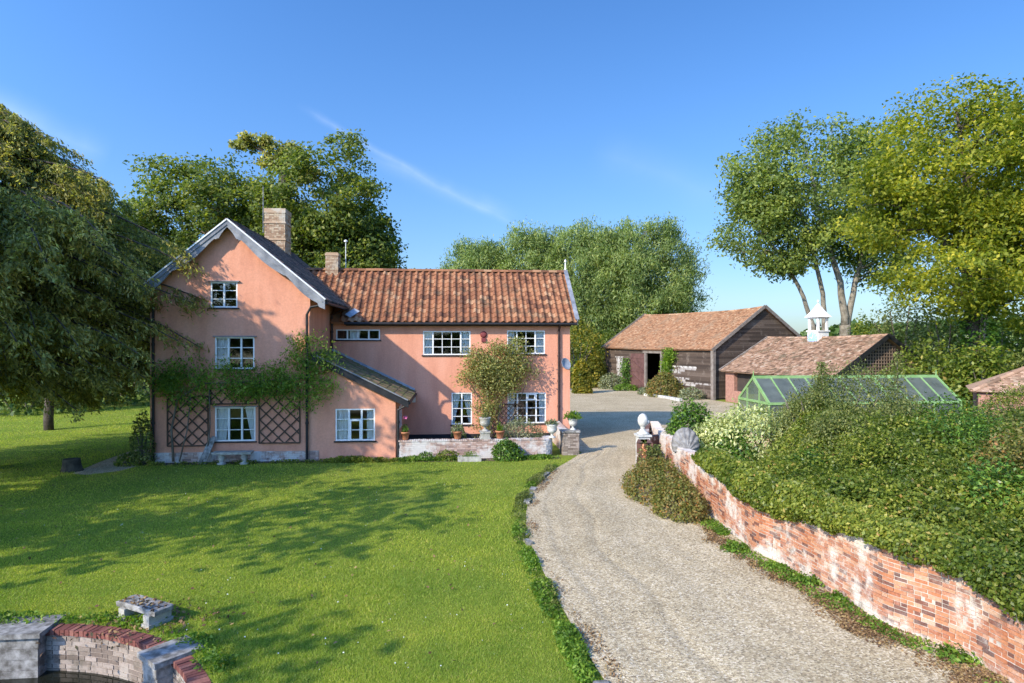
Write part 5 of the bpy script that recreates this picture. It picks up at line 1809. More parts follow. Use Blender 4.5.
mw.build('wall', MAT['board'], barn, fix=False)
tag(mo.build('whitewashed_boards', MAT['whiteboard'], barn, fix=False), 'flaking whitewashed boards')
m = MB()                                     # frame behind the boards
m.prism([(0.0, 0), (2 * BH, 0), (2 * BH, BE - .1), (BH, BR - .15), (0.0, BE - .1)], 'y', 0.0, .03)
m.prism([(0.0, 0), (2 * BH, 0), (2 * BH, BE - .1), (BH, BR - .15), (0.0, BE - .1)], 'y', BL - .03, BL)
m.box((2 * BH - .03, .03, 0), (2 * BH, BL - .03, BE - .1))
for (a, b, z0, z1) in ((.03, 7.0, 0, BE - .1), (9.4, 13.5, 0, BE - .1), (14.7, BL - .03, 0, BE - .1), (7.0, 9.4, 3.6, BE - .1), (13.5, 14.7, 0, 1.0), (13.5, 14.7, 3.1, BE - .1)):
    m.box((0, a, z0), (.03, b, z1))
m.build('frame', MAT['dark'], barn)
for (x, y, w_) in ((-.10, -.10, .16), (-.06, 6.92, .12), (-.06, 9.48, .12)):
    m = MB()
    m.box((x - w_, y - w_, 0), (x + w_ * .6, y + w_, BE - .1))
    m.build('post', MAT['greypost'], barn)
m = MB()
m.box((-.16, 6.7, 3.62), (-.06, 9.9, 3.92))
m.build('lintel', MAT['greypost'], barn)
m = MB()
for k in range(10):
    m.box((-.16, 9.62 + k * .235, .12), (-.115 - .006 * (k % 3), 9.62 + k * .235 + .222, 3.55))
for z in (.5, 1.8, 3.1):
    m.box((-.20, 9.62, z), (-.165, 11.97, z + .18))
dr = m.build('door', MAT['barndoor'], barn)
m = MB()
m.bar((-.21, 9.7, .65), (-.21, 11.9, 1.75), .03, .14, up=(1, 0, 0))
m.bar((-.21, 9.7, 1.95), (-.21, 11.9, 3.05), .03, .14, up=(1, 0, 0))
m.build('brace', MAT['barndoor'], dr)
m = MB()
for k in range(5):
    m.box((-.12, 13.52 + k * .235, 1.02), (-.06, 13.52 + k * .235 + .22, 3.08))
m.box((-.16, 13.4, 3.1), (-.04, 14.8, 3.2))
m.build('window', MAT['whiteboard'], barn)
def bsag(x, y):
    return -.34 * math.sin(math.pi * x) ** 2 * (.25 + .75 * y) - .12 * math.sin(2.6 * math.pi * x + .5) * y
m = MB()
vv = Vector((BH + .32, 0, (BR - BE) * (BH + .32) / BH))
ez = BE - (BR - BE) * .32 / BH
plaintiles(m, (-.32, -.25, ez + .02), (0, 1, 0), vv, BL + .5, vv.length, .21, .15, 61, bsag)
plaintiles(m, (2 * BH + .32, -.25, ez + .02), (0, 1, 0), (-vv.x, 0, vv.z), BL + .5, vv.length, .3, .2, 62, bsag)
ridge_tiles(m, (BH, -.25, BR + .02), (BH, BL + .25, BR + .02), .13, .4, 6, sag=lambda t: bsag(t, 1))
N = 24
vs = []
for k in range(N + 1):
    y = -.2 + (BL + .4) * k / N
    s1 = bsag(k / N, 1)
    s0 = bsag(k / N, 0)
    vs += [(-.30, y, ez - .05 + s0), (BH, y, BR - .06 + s1), (2 * BH + .30, y, ez - .05 + s0)]
m.add(vs, [(k * 3 + j, k * 3 + j + 1, k * 3 + j + 4, k * 3 + j + 3) for k in range(N) for j in range(2)])
m.build('roof', MAT['plaintile'], barn, fix=False)
for ys in (-.29, BL + .29):
    m = MB()
    m.bar((-.36, ys, ez - .02), (BH, ys, BR + .02), .05, .26, up=(0, 0, 1))
    m.bar((2 * BH + .36, ys, ez - .02), (BH, ys, BR + .02), .05, .26, up=(0, 0, 1))
    m.build('bargeboard', MAT['greypost'], barn)

def bpt(x, y, z=0):
    """point in the barn's own frame -> world"""
    return BO + C2W(math.cos(PHI) * x - math.sin(PHI) * y, math.sin(PHI) * x + math.cos(PHI) * y, z)
def ivy_panel(name, label, pts, n, leaf, size, seed, cat='climber'):
    rng = np.random.default_rng(seed)
    t = thing(name, label, cat, (pts[0][0].x, pts[0][0].y, 0))
    V = []
    for c, (sx, sy, sz) in pts:
        P = np.array(c) + np.clip(rng.normal(size=(n, 3)), -1.8, 1.8) * np.array([sx, sy, sz])
        P[:, 2] = np.maximum(P[:, 2], .03)
        V.append(leaf_quads(P, size, rng, .3, np.tile(np.array([-.5, -.8, .1]), (n, 1)), .6))
    quads('foliage', np.concatenate(V), LEAF[leaf], t)
    m = MB()
    b = pts[0][0]
    m.tube([(b.x, b.y, 0), (b.x + .1, b.y, b.z * .6), (b.x, b.y, b.z)], [.06, .05, .03], 6)
    m.build('stem', MAT['bark'], t, True)
    return t
ivy_panel('climbing_vine', 'bright green vine climbing the barn front beside the open door', [(bpt(-.35, 5.7, 3.0), (.25, .35, .55)), (bpt(-.35, 5.3, 3.5), (.3, .4, .35)), (bpt(-.35, 6.0, 2.0), (.22, .3, .5)), (bpt(-.3, 6.0, 1.0), (.2, .25, .4))], 650, 'lime', .17, 401)
ivy_panel('climbing_vine', 'dark climber on the barn front left of the open barn door', [(bpt(-.4, 12.4, 1.2), (.3, .35, .5)), (bpt(-.4, 12.6, 2.2), (.25, .3, .45))], 450, 'ivy', .17, 402)
shrub('barn_bush', 'round brownish bush in front of the barn beside the door', 'bush', bpt(-1.6, 4.3), 1.6, 1.4, 2.1, 'brownbush', 3800, .17, 403, lump=.15)
shrub('barn_bush', 'low sage clump between the brown bush and the barn door', 'bush', bpt(-2.0, 6.6), .7, .6, .7, 'sage', 700, .15, 404)
shrub('barn_bush', 'grey lavender clump at the barn corner', 'bush', bpt(-1.3, 1.2), 1.1, .8, 1.0, 'sage', 1000, .15, 405)
shrub('barn_bush', 'grey-green clump below the white barn shutter', 'bush', bpt(-1.2, 13.6), 1.4, 1.0, 1.5, 'sage', 1500, .17, 406)
shrub('barn_bush', 'tall yellowish shrub at the far corner of the barn', 'bush', bpt(-1.6, 16.6), 1.5, 1.3, 3.3, 'autumn', 2600, .2, 407, lump=.22)
shrub('barn_bush', 'low green edging plants left of the barn door', 'bush', bpt(-1.3, 11.0), 1.2, .6, .7, 'weed', 900, .15, 408)
t = thing('bed_kerb', 'pale stone edging round the barn shrub bed', 'kerb', bpt(-2.6, 3), worldgeo=False)
m = MB()
rb = random.Random(4)
for k in range(9):
    a = bpt(-2.9 + .25 * math.sin(k * .5), 5.4 - .6 * k) - bpt(-2.6, 3)
    b = bpt(-2.9 + .25 * math.sin(k * .5 + .5), 4.86 - .6 * k) - bpt(-2.6, 3)
    m.bar((a.x, a.y, .1), (b.x, b.y, .1 + rb.uniform(-.02, .02)), .25, .22)
m.build('edging', MAT['marble'], t)

# ================================================================== stable with the clock turret
P2 = math.radians(20)
SO = C2W(20.3, 40.4)
SL, SHW, SE, SR = 10.4, 4.35, 2.6, 5.12
st = thing('stable', 'brown tiled stable range with lattice gable behind the greenhouse', 'stable', SO, local(SO, P2), worldgeo=False)
m = MB()
m.box((0, 0, 0), (.25, 2.5, SE - .1))
m.box((0, 2.5, 0), (.2, SL - 1.0, .9))
m.box((0, SL - 1.0, 0), (.3, SL, SE - .1))
m.box((2 * SHW - .25, 0, 0), (2 * SHW, SL, SE - .1))
m.prism([(0.26, 0), (2 * SHW - .26, 0), (2 * SHW - .26, SE - .1), (SHW, SR - .25), (.26, SE - .1)], 'y', SL - .25, SL - .01)
m.prism([(0.26, 0), (2 * SHW - .26, 0), (2 * SHW - .26, SE - .1), (.26, SE - .1)], 'y', .05, .3)
m.build('wall', MAT['rosebrick'], st)
m = MB()
m.prism([(.1, SE - .1), (2 * SHW - .1, SE - .1), (SHW, SR - .2)], 'y', .10, .16)
m.box((.3, 2.5, .9), (.36, SL - 1.0, SE - .12))
m.build('frame', MAT['dark'], st)
m = MB()
for k in range(1, 36):
    x = 2 * SHW * k / 36
    zt = SE + (SR - SE) * (1 - abs(x - SHW) / SHW) - .25
    if zt > SE:
        m.box((x - .022, .02, SE - .1), (x + .022, .045, zt))
z = SE
while z < SR - .3:
    w_ = SHW * (1 - (z - SE) / (SR - SE)) - .2
    if w_ > .1:
        m.box((SHW - w_, -.008, z - .022), (SHW + w_, .018, z + .022))
    z += .22
m.build('lattice', MAT['lattice'], st)
m = MB()
vv = Vector((SHW + .35, 0, (SR - SE) * (SHW + .35) / SHW))
ez = SE - (SR - SE) * .35 / SHW
def ssag(x, y):
    return -.10 * math.sin(math.pi * x) * (.3 + .7 * y) - .10 * x * y
plaintiles(m, (-.35, -.3, ez + .02), (0, 1, 0), vv, SL + .5, vv.length, .24, .18, 63, ssag, jit=.02, thick=.025)
plaintiles(m, (2 * SHW + .35, -.3, ez + .02), (0, 1, 0), (-vv.x, 0, vv.z), SL + .5, vv.length, .3, .22, 64, ssag)
ridge_tiles(m, (SHW, -.3, SR + .02), (SHW, SL + .2, SR + .02), .13, .4, 7, sag=lambda t: ssag(t, 1))
vs = []
for k in range(13):
    y = -.25 + (SL + .4) * k / 12
    vs += [(-.33, y, ez - .05 + ssag(k / 12, 0)), (SHW, y, SR - .07 + ssag(k / 12, 1)), (2 * SHW + .33, y, ez - .05 + ssag(k / 12, 0))]
m.add(vs, [(k * 3 + j, k * 3 + j + 1, k * 3 + j + 4, k * 3 + j + 3) for k in range(12) for j in range(2)])
m.build('roof', MAT['browntile'], st, fix=False)
m = MB()
m.bar((-.4, -.34, ez - .08), (SHW, -.34, SR - .04), .05, .30)
m.bar((2 * SHW + .4, -.34, ez - .08), (SHW, -.34, SR - .04), .05, .30)
m.build('bargeboard', MAT['black'], st)
m = MB()
m.bar((-.4, SL + .24, ez + .05), (SHW, SL + .24, SR - .06), .12, .16)
m.build('bargeboard', MAT['greypost'], st)
# turret
cy0 = 5.5
ct = thing('clock_turret', 'white wooden clock turret with open belfry on the stable ridge', 'clock turret', SO + C2W(math.cos(P2) * SHW - math.sin(P2) * cy0, math.sin(P2) * SHW + math.cos(P2) * cy0, 4.2), local(SO, P2), worldgeo=False)
hw = .50
m = MB()
m.box((-hw, -hw, 0), (hw, hw, 1.22))
m.prism([(-hw - .14, -.10), (hw + .14, -.10), (hw, .28), (-hw, .28)], 'y', -hw - .12, hw + .12)
m.box((-hw - .07, -hw - .07, 1.22), (hw + .07, hw + .07, 1.31))
m.build('base', MAT['white'], ct)
for sx in (-1, 1):
    for sy in (-1, 1):
        m = MB()
        m.box((sx * .40 - .075, sy * .40 - .075, 1.31), (sx * .40 + .075, sy * .40 + .075, 2.22))
        m.build('post', MAT['white'], ct)
m = MB()
m.box((-hw - .03, -hw - .03, 2.2), (hw + .03, hw + .03, 2.3))
e = hw + .16
m.add([(-e, -e, 2.28), (e, -e, 2.28), (e, e, 2.28), (-e, e, 2.28), (-.33, -.33, 2.74), (.33, -.33, 2.74), (.33, .33, 2.74), (-.33, .33, 2.74), (0, 0, 3.36)],
      [(3, 2, 1, 0), (0, 1, 5, 4), (1, 2, 6, 5), (2, 3, 7, 6), (3, 0, 4, 7), (4, 5, 8), (5, 6, 8), (6, 7, 8), (7, 4, 8)])
rf = m.build('roof', MAT['leadgrey'], ct)
rf.data.materials[0] = MAT['white']
m = MB()
m.lathe([(.03, 3.28), (.03, 3.38), (.08, 3.42), (.09, 3.48), (.05, 3.54), (0, 3.58)], (0, 0, 0), 10)
m.build('finial', MAT['white'], ct, True)
m = MB()
m.lathe([(.24, 1.62), (.20, 1.68), (.15, 1.85), (.11, 1.96), (0, 2.0)], (0, 0, 0), 16)
m.tube([(0, 0, 1.95), (0, 0, 2.22)], .03, 6)
m.build('bell', MAT['black'], ct, True)
m = MB()
m.tube([(-hw - .004, 0, .72), (-hw - .05, 0, .72)], .44, 28)
cf = m.build('clock_face', MAT['clockblue'], ct)
m = MB()
for k in range(12):
    a = k * math.pi / 6
    m.bar((-hw - .056, .34 * math.sin(a), .72 + .34 * math.cos(a)), (-hw - .056, .41 * math.sin(a), .72 + .41 * math.cos(a)), .03, .012, up=(1, 0, 0))
m.build('hour_mark', MAT['white'], cf)
m = MB()
m.bar((-hw - .066, 0, .72), (-hw - .066, .22, .82), .05, .012, up=(1, 0, 0))
m.bar((-hw - .074, 0, .72), (-hw - .074, -.12, 1.05), .04, .012, up=(1, 0, 0))
m.build('clock_hand', MAT['white'], cf)

# ================================================================== greenhouse
GH = C2W(11.15, 27.75)
GL_, GW_, GE, GR = 8.9, 2.95, 2.0, 3.05
gh = thing('greenhouse', 'green painted timber greenhouse with dull glass roof among the shrubs', 'greenhouse', GH, 0, worldgeo=False)
gp = MB()
wall_ = MB()
for y in (0, GW_):
    gp.bar((0, y, GE), (GL_, y, GE), .09, .11)
    for k in range(8):
        x = GL_ * k / 7
        gp.bar((x, y, .55), (x, y, GE), .07, .07)
    wall_.box((0, y - .1, 0), (GL_, y + .1, .55))
for x in (0, GL_):
    gp.bar((x, 0, GE), (x, GW_, GE), .09, .11)
    gp.bar((x, 0, GE), (x, GW_ / 2, GR), .08, .12)
    gp.bar((x, GW_, GE), (x, GW_ / 2, GR), .08, .12)
    for y in (GW_ * .3, GW_ * .7):
        gp.bar((x, y, .55), (x, y, GE + (GR - GE) * .58), .06, .07)
    gp.tube([(x, GW_ / 2, GR), (x, GW_ / 2, GR + .32)], [.035, .015], 6)
    wall_.box((x - .1, .1, 0), (x + .1, GW_ - .1, .55))
gp.bar((-.05, GW_ / 2, GR + .02), (GL_ + .05, GW_ / 2, GR + .02), .10, .14)
for k in range(12):
    x = GL_ * k / 11
    for y in (0, GW_):
        gp.bar((x, y, GE + .02), (x, GW_ / 2, GR), .055, .08, up=(0, 0, 1))
gp.build('frame', MAT['greenpaint'], gh)
wall_.build('wall', MAT['chimneybrick'], gh)
for (y0, nm) in ((-.03, 'a'), (GW_ + .03, 'b')):
    m = MB()
    m.add([(0, y0, GE + .01), (GL_, y0, GE + .01), (GL_, GW_ / 2, GR), (0, GW_ / 2, GR)], [(0, 1, 2, 3)])
    m.build('roof_glass', MAT['slateglass'], gh, fix=False)
    m = MB()
    yy = 0 if y0 < 0 else GW_
    m.add([(0, yy, .56), (GL_, yy, .56), (GL_, yy, GE - .03), (0, yy, GE - .03)], [(0, 1, 2, 3)])
    m.build('side_glass', MAT['slateglass'], gh, fix=False)
for x in (0.0, GL_):
    m = MB()
    m.add([(x, .02, .56), (x, GW_ - .02, .56), (x, GW_ - .02, GE), (x, GW_ / 2, GR - .02), (x, .02, GE)], [(0, 1, 2, 3, 4)])
    m.build('gable_glass', MAT['slateglass'], gh, fix=False)
m = MB()                                     # a propped roof light
xa, xb = GL_ * 7 / 11 + .04, GL_ * 8 / 11 - .04
za = GE + (GR - GE) * .5
for (p, q) in (((xa, GW_ * .25, za), (xb, GW_ * .25, za)), ((xa, GW_ * .25, za), (xa, GW_ * .47, GR - .02)), ((xb, GW_ * .25, za), (xb, GW_ * .47, GR - .02))):
    m.bar((p[0], p[1] - .03, p[2] + .06), (q[0], q[1] - .03, q[2] + .06), .05, .05)
m.build('roof_light', MAT['greenpaint'], gh)
m = MB()                                     # staging inside
m.box((.4, 1.9, .75), (GL_ - .4, 2.7, .8))
for k in range(6):
    m.box((.5 + k * 1.5, 2.0, 0), (.58 + k * 1.5, 2.08, .75))
m.build('bench', MAT['trellis'], gh)

# ================================================================== shed roof at the frame edge
p0 = PD(970.5, 391.5, 29)
sh = thing('tiled_shed', 'low shed with red-brown plain tile roof half hidden by shrubs', 'shed', (p0.x, p0.y, 0), math.radians(-38), worldgeo=False)
m = MB()
m.box((.3, .2, 0), (6, 4.2, p0.z - .08))
m.build('wall', MAT['rosebrick'], sh)
m = MB()
hz = p0.z
a = Vector((0, 0, hz)); b = Vector((6.5, -.2, hz - .06)); c = Vector((6.5, 2.3, hz + 1.75)); dd = Vector((3.4, 2.3, hz + 1.3))
u_ = Vector((1, 0, 0)); v_ = Vector((0, 2.3, 1.45)).normalized()
rt_ = MB()
plaintiles(rt_, a, u_, v_, 6.6, 2.75, .2, .14, 65)
n_ = u_.cross(v_)
keep_v, keep_f = [], []
for f_ in rt_.f:                             # hip: cut away tiles left of the hip line
    pts = [Vector(rt_.v[i_]) for i_ in f_]
    cc = sum(pts, Vector()) / len(pts)
    if cc.x > (cc.y / 2.3) * 2.9 - .1:
        m.add(pts, [tuple(range(len(pts)))])
hipv = Vector((2.9, 2.3, 1.45))
m.add([(0.02, .02, hz - .03), (6.5, .02, hz - .03), (6.5, 2.3, hz + 1.42), (2.95, 2.3, hz + 1.42)], [(0, 1, 2, 3)])
m.add([(0.0, .0, hz - .0), (2.9, 2.3, hz + 1.44), (0.0, 4.6, hz)], [(0, 1, 2)])
m.add([(0.0, 4.6, hz), (2.9, 2.3, hz + 1.44), (6.5, 2.3, hz + 1.44), (6.5, 4.6, hz)], [(0, 1, 2, 3)])
ridge_tiles(m, (.05, .04, hz + .06), (2.92, 2.31, hz + 1.5), .11, .35, 8)
ridge_tiles(m, (2.92, 2.31, hz + 1.5), (6.5, 2.31, hz + 1.5), .11, .35, 9)
m.build('roof', MAT['browntile'], sh, fix=False)

# ================================================================== trees
def stem(*pts):
    return list(pts)
def conifer(name, label, base, prof, nb, per, size, leaf, seed, trunks, hang_z=1.0):
    """boughs spring from the trunk, sweep out and droop; needle sprays hang along them. prof: (z, radius)"""
    rng = np.random.default_rng(seed)
    t = thing(name, label, 'tree', base, worldgeo=False)
    wood = MB()
    for st in trunks:
        wood.tube([p[:3] for p in st], [p[3] for p in st], 9)
    zs, rs_ = [p[0] for p in prof], [p[1] for p in prof]
    area = np.array(rs_)
    V = []
    for k in range(nb):
        z = zs[0] + (zs[-1] - zs[0]) * rng.uniform(0, 1) ** 1.15
        R = np.interp(z, zs, rs_) * rng.uniform(.55, 1.06)
        a = rng.uniform(0, 6.283)
        d = np.array([math.cos(a), math.sin(a), 0])
        z0 = z + R * rng.uniform(.0, .25)
        droop = R * rng.uniform(.12, .30) + .2
        ts = np.linspace(0, 1, 7)
        path = np.array([d * R * q + np.array([0, 0, z0 + .10 * R * q - (droop + .1 * R) * q * q]) for q in ts])
        side = np.array([-d[1], d[0], 0])
        path += side * (np.sin(ts * 3 + rng.uniform(0, 6)) * .05 * R)[:, None]
        r0 = .02 + .008 * R
        wood.tube([tuple(p) for p in path], [r0 * (1.05 - .85 * q) for q in ts], 5, False)
        # sprays: sub-branches fan sideways from the bough and hang
        nsp = int(8 + 3.2 * R)
        for j in range(nsp):
            q = rng.uniform(.25, 1.0) ** .8
            c = np.array([np.interp(q, ts, path[:, i]) for i in range(3)])
            L = (.35 + .22 * R * (1.1 - q)) * rng.uniform(.6, 1.3)
            sd = rng.choice((-1, 1))
            dr = unit((d * rng.uniform(.3, 1.0) + side * sd * rng.uniform(.2, 1.0) + np.array([0, 0, rng.uniform(-.5, .12)]))[None])[0]
            m_ = per
            u = rng.uniform(0, 1, (m_, 1))
            P = c + dr * L * u + np.array([0, 0, -1.0]) * (.30 * L * u * u + rng.uniform(0, .28, (m_, 1)) * (.4 + u)) + rng.normal(size=(m_, 3)) * np.array([.09, .09, .05])
            gv = np.tile(dr * .6 + np.array([0, 0, -.65]), (m_, 1))
            V.append(leaf_quads(P, size, rng, .35, np.tile(d, (m_, 1)), .5, gv, .35, .30))
    V = np.concatenate(V)
    V = V[V[:, :, 2].min(1) > hang_z * .8]
    wood.build('trunk', MAT['barkdark'], t, True, fix=False)
    quads('crown', V, LEAF[leaf], t)
    return t
conifer('yew_tree', 'huge dark drooping conifer overhanging the left corner of the house', C2W(-19.5, 23.4),
        [(3.0, 4.6), (3.8, 5.8), (5, 6.9), (6.2, 7.6), (8.2, 7.5), (10, 5.6), (11.5, 3.9), (13, 2.0), (13.6, .5)], 680, 24, .175, 'yew', 501,
        [stem((0, 0, -.2, .5), (.1, 0, 5, .4), (0, 0, 10, .2), (0, 0, 13.8, .04))], 1.3)
tree('slim_tree', 'slim dark trunk standing on the lawn beneath the drooping conifer', 'tree', C2W(-24.6, 34),
     [(0, 0, 7.5, 2.2, 2.2, 3.0)], [stem((0, 0, -.2, .24), (.05, 0, 3, .2), (0, 0, 9, .06))], 'dark', 'barkdark', 60, 60, .3, (.6, .6, .5), 507, branches=40)
OB = C2W(-22.5, 50)
tree('oak_tree', 'broad spreading tree behind the house, mostly left of the big chimney', 'tree', OB,
     [(-1.6, 0, 14.2, 5.6, 5.0, 5.4), (-5.0, 0, 12.0, 3.6, 4, 4.2), (3.0, 1, 13.0, 4.4, 4, 5.0), (0, 0, 9.0, 6.5, 5, 3.6)],
     [stem((0, 0, -.2, .6), (.1, 0, 4, .5), (-.3, 0, 8, .38), (-1.2, 0, 13, .18)), stem((0, 0, 3, .4), (2, .4, 8, .25), (3, 1, 13, .12))], 'oak', 'bark',
     380, 120, .30, (.9, .9, .5), 502, group='trees behind the house', gap=.6, gf=.55, branches=200)
tree('oak_tree', 'rounded dark green tree behind the house above the small ridge chimney', 'tree', C2W(-14.3, 49),
     [(.2, 0, 14.6, 4.2, 4.4, 5.2), (1.4, 0, 11.0, 4.0, 4, 4.4), (-2.6, 0, 12.6, 3.2, 3.4, 4.6), (3.6, 0, 11.4, 1.8, 2, 2.6)],
     [stem((0, 0, -.2, .55), (-.1, 0, 4, .46), (.2, 0, 9, .34), (.4, 0, 14, .15))], 'oak', 'bark',
     380, 120, .30, (.9, .9, .5), 503, group='trees behind the house', gap=.42, gf=.6, branches=170)
tree('ivy_clad_tree', 'gaunt tall trunk with flat tufted top rising behind the chimney', 'tree', C2W(-17.7, 49.5),
     [(-2.3, 0, 20.0, 1.7, 1.0, .5), (-.6, 0, 19.0, 1.3, 1.0, .9), (.6, 0, 19.4, .8, .8, .5), (1.9, 0, 17.6, 1.2, 1.0, .7), (0, 0, 14, .6, .6, 3.2)],
     [stem((0, 0, -.2, .5), (.1, 0, 8, .44), (-.05, 0, 15, .40), (0, 0, 18.6, .34), (-.3, 0, 19.4, .12)), stem((0, 0, 17.5, .2), (-1.2, 0, 19.2, .12), (-3, 0, 20.2, .05)), stem((0, 0, 17, .16), (1.0, 0, 18, .1), (2.2, 0, 18.3, .05))], 'yew', 'barkdark',
     95, 60, .32, (.42, .42, .26), 504, gap=.2, branches=60, nsub=3)
tree('small_conifer', 'small dark treetop showing over the wing roof ridge', 'tree', C2W(-10.3, 72),
     [(0, 0, 10.6, 1.9, 1.6, 2.3), (-1.3, 0, 11.6, 1.0, 1, 1.1), (1.2, 0, 11.2, 1.0, 1, 1)], [stem((0, 0, 0, .3), (0, 0, 7, .2), (0, 0, 12, .06))], 'dark', 'barkdark', 60, 60, .42, (.6, .6, .4), 505, gap=.4, branches=40, nsub=2)
for k, (px, d, zt, rx, lb) in enumerate(((476, 84, 18.6, 4.8, 'pale rounded willow farthest from the barn, over the wing ridge'), (535, 82, 19.6, 4.6, 'middle willow of the row behind the wing'),
                                     (588, 80, 19.6, 5.2, 'willow of the row standing above the wing gable end'), (642, 79, 20.6, 6.6, 'largest full willow beside the barn roof'))):
    r = (px - 512) / F * d
    b = [(0, 0, zt * .58, rx, rx * .9, zt * .40), (rx * .15, -.5, zt * .3, rx * .95, rx * .8, zt * .26), (-rx * .3, 0, zt * .72, rx * .6, rx * .6, zt * .26), (rx * .35, 0, zt * .68, rx * .6, rx * .6, zt * .28)]
    if k == 3:
        b.append((4.0, -.5, 11.6, 3.4, 3.2, 5.2))
    tree('willow_tree', lb, 'tree', C2W(r, d), b, [stem((0, 0, -.2, .5), (.1, 0, 4, .4), (0, 0, 9, .25), (0, 0, zt * .85, .08)), stem((-.3, .2, 1, .3), (-1.4, 0, 6, .2), (-rx * .4, 0, zt * .7, .08)), stem((.3, 0, 1, .3), (1.5, 0, 6, .2), (rx * .4, 0, zt * .7, .08))],
         'willow', 'bark', 520, 110, .44, (.85, .85, 1.0), 510 + k, group='willows behind the wing and barn', gap=.18, gf=.8, up=.15, grow='rise', aspect=.24, branches=150, inner=.55)
AB = C2W(30.4, 58)
tree('ash_tree', 'tall open ash with pale forked trunks behind the stable', 'tree', AB,
     [(-3.2, 0, 19.0, 7.4, 6, 5.8), (-8.6, 0, 14.4, 3.6, 3.4, 3.2), (-7.4, 0, 17.6, 3.2, 3.2, 3.2), (2.6, 0, 18.6, 4.6, 4.4, 5.4), (-.8, 0, 13.6, 5.0, 4.2, 2.4), (3.6, 0, 12.4, 2.8, 3, 2.6), (-6.0, 0, 11.6, 2.0, 2, 1.3)],
     [stem((0, 0, -.3, .62), (-.1, 0, 4.5, .50), (-.25, 0, 6.2, .46)), stem((-.25, 0, 6, .36), (-.7, 0, 10, .27), (-2.4, 0, 15, .2), (-3.4, 0, 20, .08)), stem((-.1, 0, 6, .32), (.9, .3, 10, .23), (2.2, 0, 15, .18), (2.8, 0, 20, .07)),
      stem((-1.2, .5, -.2, .30), (-1.9, .4, 5.4, .25), (-2.2, .2, 9, .20), (-3.6, 0, 14, .15), (-5, 0, 18, .06)), stem((-2.2, .2, -.2, .26), (-3.2, 0, 6.0, .21), (-4.6, 0, 9.6, .17), (-6.4, 0, 12.6, .16), (-8.4, 0, 14.6, .07))], 'ash', 'barkpale',
     800, 66, .32, (1.0, 1.0, .6), 520, gap=.46, gf=.8, branches=260, nsub=7, inner=.5)
tree('turning_ash_tree', 'large yellow-green tree at the right edge behind the shrubs', 'tree', C2W(26.8, 37),
     [(-1.4, 0, 14.8, 4.4, 4.2, 4.4), (2.6, 0, 14.2, 4.4, 4.2, 4.6), (-4.4, .5, 12.4, 2.6, 2.8, 2.4), (-2.0, -1, 8.4, 3.6, 3.4, 2.0), (2.4, -1, 8.0, 3.6, 3.4, 2.4), (4.0, 0, 11.4, 3.2, 3.4, 2.8), (-5.0, 0, 14.4, 1.6, 1.8, 1.3), (-.4, 0, 11.2, 2.6, 2.6, 1.8)],
     [stem((0, 0, -.3, .6), (-.1, 0, 4, .5), (.1, 0, 9, .38), (-.6, 0, 14, .2), (-1.2, 0, 18, .07)), stem((0, 0, 8, .3), (-2.0, 0, 10.6, .2), (-4.4, .3, 12.4, .1)), stem((0, 0, 9, .3), (1.6, 0, 13, .18), (2.8, 0, 17.4, .06)), stem((0, 0, 6.5, .2), (-1.6, -.6, 7.8, .13), (-3.4, -1, 8.6, .06))], 'yellow', 'barkdark',
     720, 100, .24, (.9, .9, .45), 521, gap=.32, gf=.75, branches=240, nsub=6, inner=.45)
shrub('ivy_column', 'dark ivy clinging round the trunk of the yellow-green tree', 'ivy', C2W(26.7, 36.6), 1.0, 1.0, 11.0, 'ivy', 4200, .24, 530, lump=.25, shell=.5)

# background shrubs on the right
for k, (px, yt, d, hwp, lf, lb) in enumerate((
        (902, 276, 47, 36, 'olive', 'tall arching olive thicket right of the stable gable'), (948, 280, 43, 42, 'olive', 'shaded arching thicket under the yellow-green tree'),
        (1000, 304, 41, 46, 'hedge', 'leafy hedgerow bush above the shed roof'), (1060, 290, 40, 46, 'olive', 'olive hedgerow bush at the far right edge'),
        (868, 318, 54, 22, 'hedge', 'small bush between the ash trunk and the lattice gable'), (926, 346, 37, 44, 'hedge', 'bright bramble thicket behind the greenhouse end'),
        (985, 344, 35, 44, 'hedge', 'bright bramble thicket behind the tiled shed'), (1035, 348, 34, 34, 'olive', 'dull bramble thicket beyond the shed at the frame edge'))):
    p = C2W((px - 512) / F * d, d)
    z = PD(px, yt, d).z
    shrub('thicket', lb, 'thicket', p, hwp / F * d, hwp / F * d * .8, z, lf, 4200, .24, 540 + k, group='thickets behind the greenhouse', lump=.2, shell=.45, grow='rise' if lf == 'olive' else None, aspect=.5)
# shrubs past the end of the wing
for k, (px, yt, d, hwp, lf, lb) in enumerate(((578, 322, 66, 26, 'autumn', 'yellowing shrub past the end of the pink wing'), (600, 330, 70, 26, 'hedge', 'green shrub between the wing and the barn'), (582, 362, 58, 9, 'autumn', 'low amber bush on the far lawn beside the wing'))):
    p = C2W((px - 512) / F * d, d)
    shrub('far_shrub', lb, 'shrub', p, hwp / F * d, hwp / F * d * .8, PD(px, yt, d).z, lf, 3200, .3, 560 + k, group='shrubs beyond the wing', lump=.2)
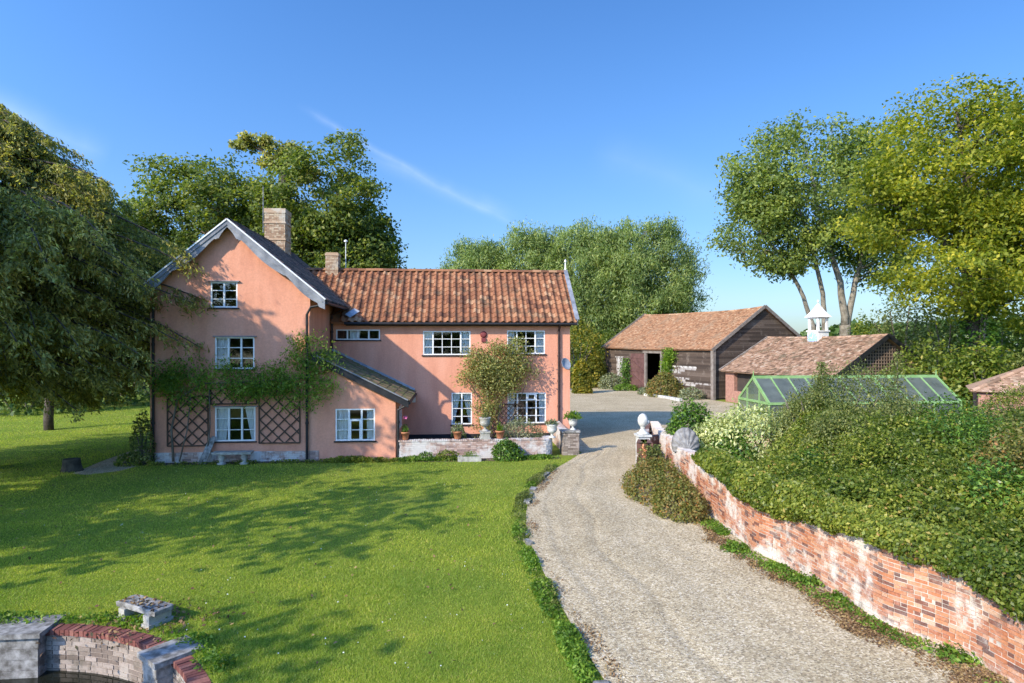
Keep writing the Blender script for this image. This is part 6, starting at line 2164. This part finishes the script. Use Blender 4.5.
# hedgerow beyond the left lawn, seen under the big conifer
for k, (r, d, rx, rz, lb) in enumerate(((-33, 43, 5, 5.0, 'dark hedgerow bush at the far left beyond the lawn'), (-27, 49, 4.5, 5.5, 'dark hedgerow bush behind the conifer trunk'), (-34, 56, 7, 9, 'tall dark hedgerow bush farthest left'), (-21, 62, 6, 7, 'hedgerow bush behind the pink gable corner'), (-27, 66, 6, 9, 'tall hedgerow bush between the conifer and the house'))):
    shrub('hedgerow_bush', lb, 'hedgerow', C2W(r, d), rx, rx * .7, rz, 'dark', 3600, .34, 570 + k, group='hedgerow beyond the left lawn', lump=.18)
# far wood closing the horizon: one uncountable mass
rng = np.random.default_rng(600)
n = 90000
k = rng.uniform(-math.pi, math.pi, n)
d = rng.uniform(165, 190, n)
P = np.c_[d * np.sin(k), d * np.cos(k), np.zeros(n)]
Q = np.c_[np.sin(k), np.cos(k), k * 0]
top = 8.0 + 3.0 * wob(Q * 12, 2.5, 601) + 1.5 * wob(Q * 40, 2.5, 602)
P[:, 2] = top * rng.uniform(0, 1, n) ** .6
tag(quads('distant_wood', leaf_quads(P, 1.5, rng, .4, None, 0, None, 1, .7), LEAF['dark']), kind='stuff')

# trees outside the frame whose shadows fall across lawn and gable
for k, (x, y, hgt, rad, lb) in enumerate(((-19.0, 16.0, 15.2, 3.5, 'tall garden tree on the lawn left of the gable'), (-15.6, 9.6, 12.5, 4.6, 'spreading garden tree beyond the pond'), (-24.0, 6.5, 12.5, 4.4, 'garden tree behind the spreading one'), (-12.6, 3.2, 9.5, 3.4, 'smaller garden tree near the pond'))):
    tree('garden_tree', lb, 'tree', (x, y, 0), [(0, 0, hgt * .62, rad, rad, hgt * .36), (rad * .5, rad * .2, hgt * .5, rad * .7, rad * .7, hgt * .25), (-rad * .4, -.5, hgt * .75, rad * .6, rad * .6, hgt * .24)],
         [stem((0, 0, -.2, .45), (.1, 0, hgt * .3, .35), (0, 0, hgt * .85, .08))], 'oak', 'bark', [190, 36, 70, 6][k], [55, 45, 55, 20][k], .40, (.9, .9, .5), 610 + k, group='garden trees left of the view', gap=[.25, .8, .6, .8][k], gf=.7, branches=100)
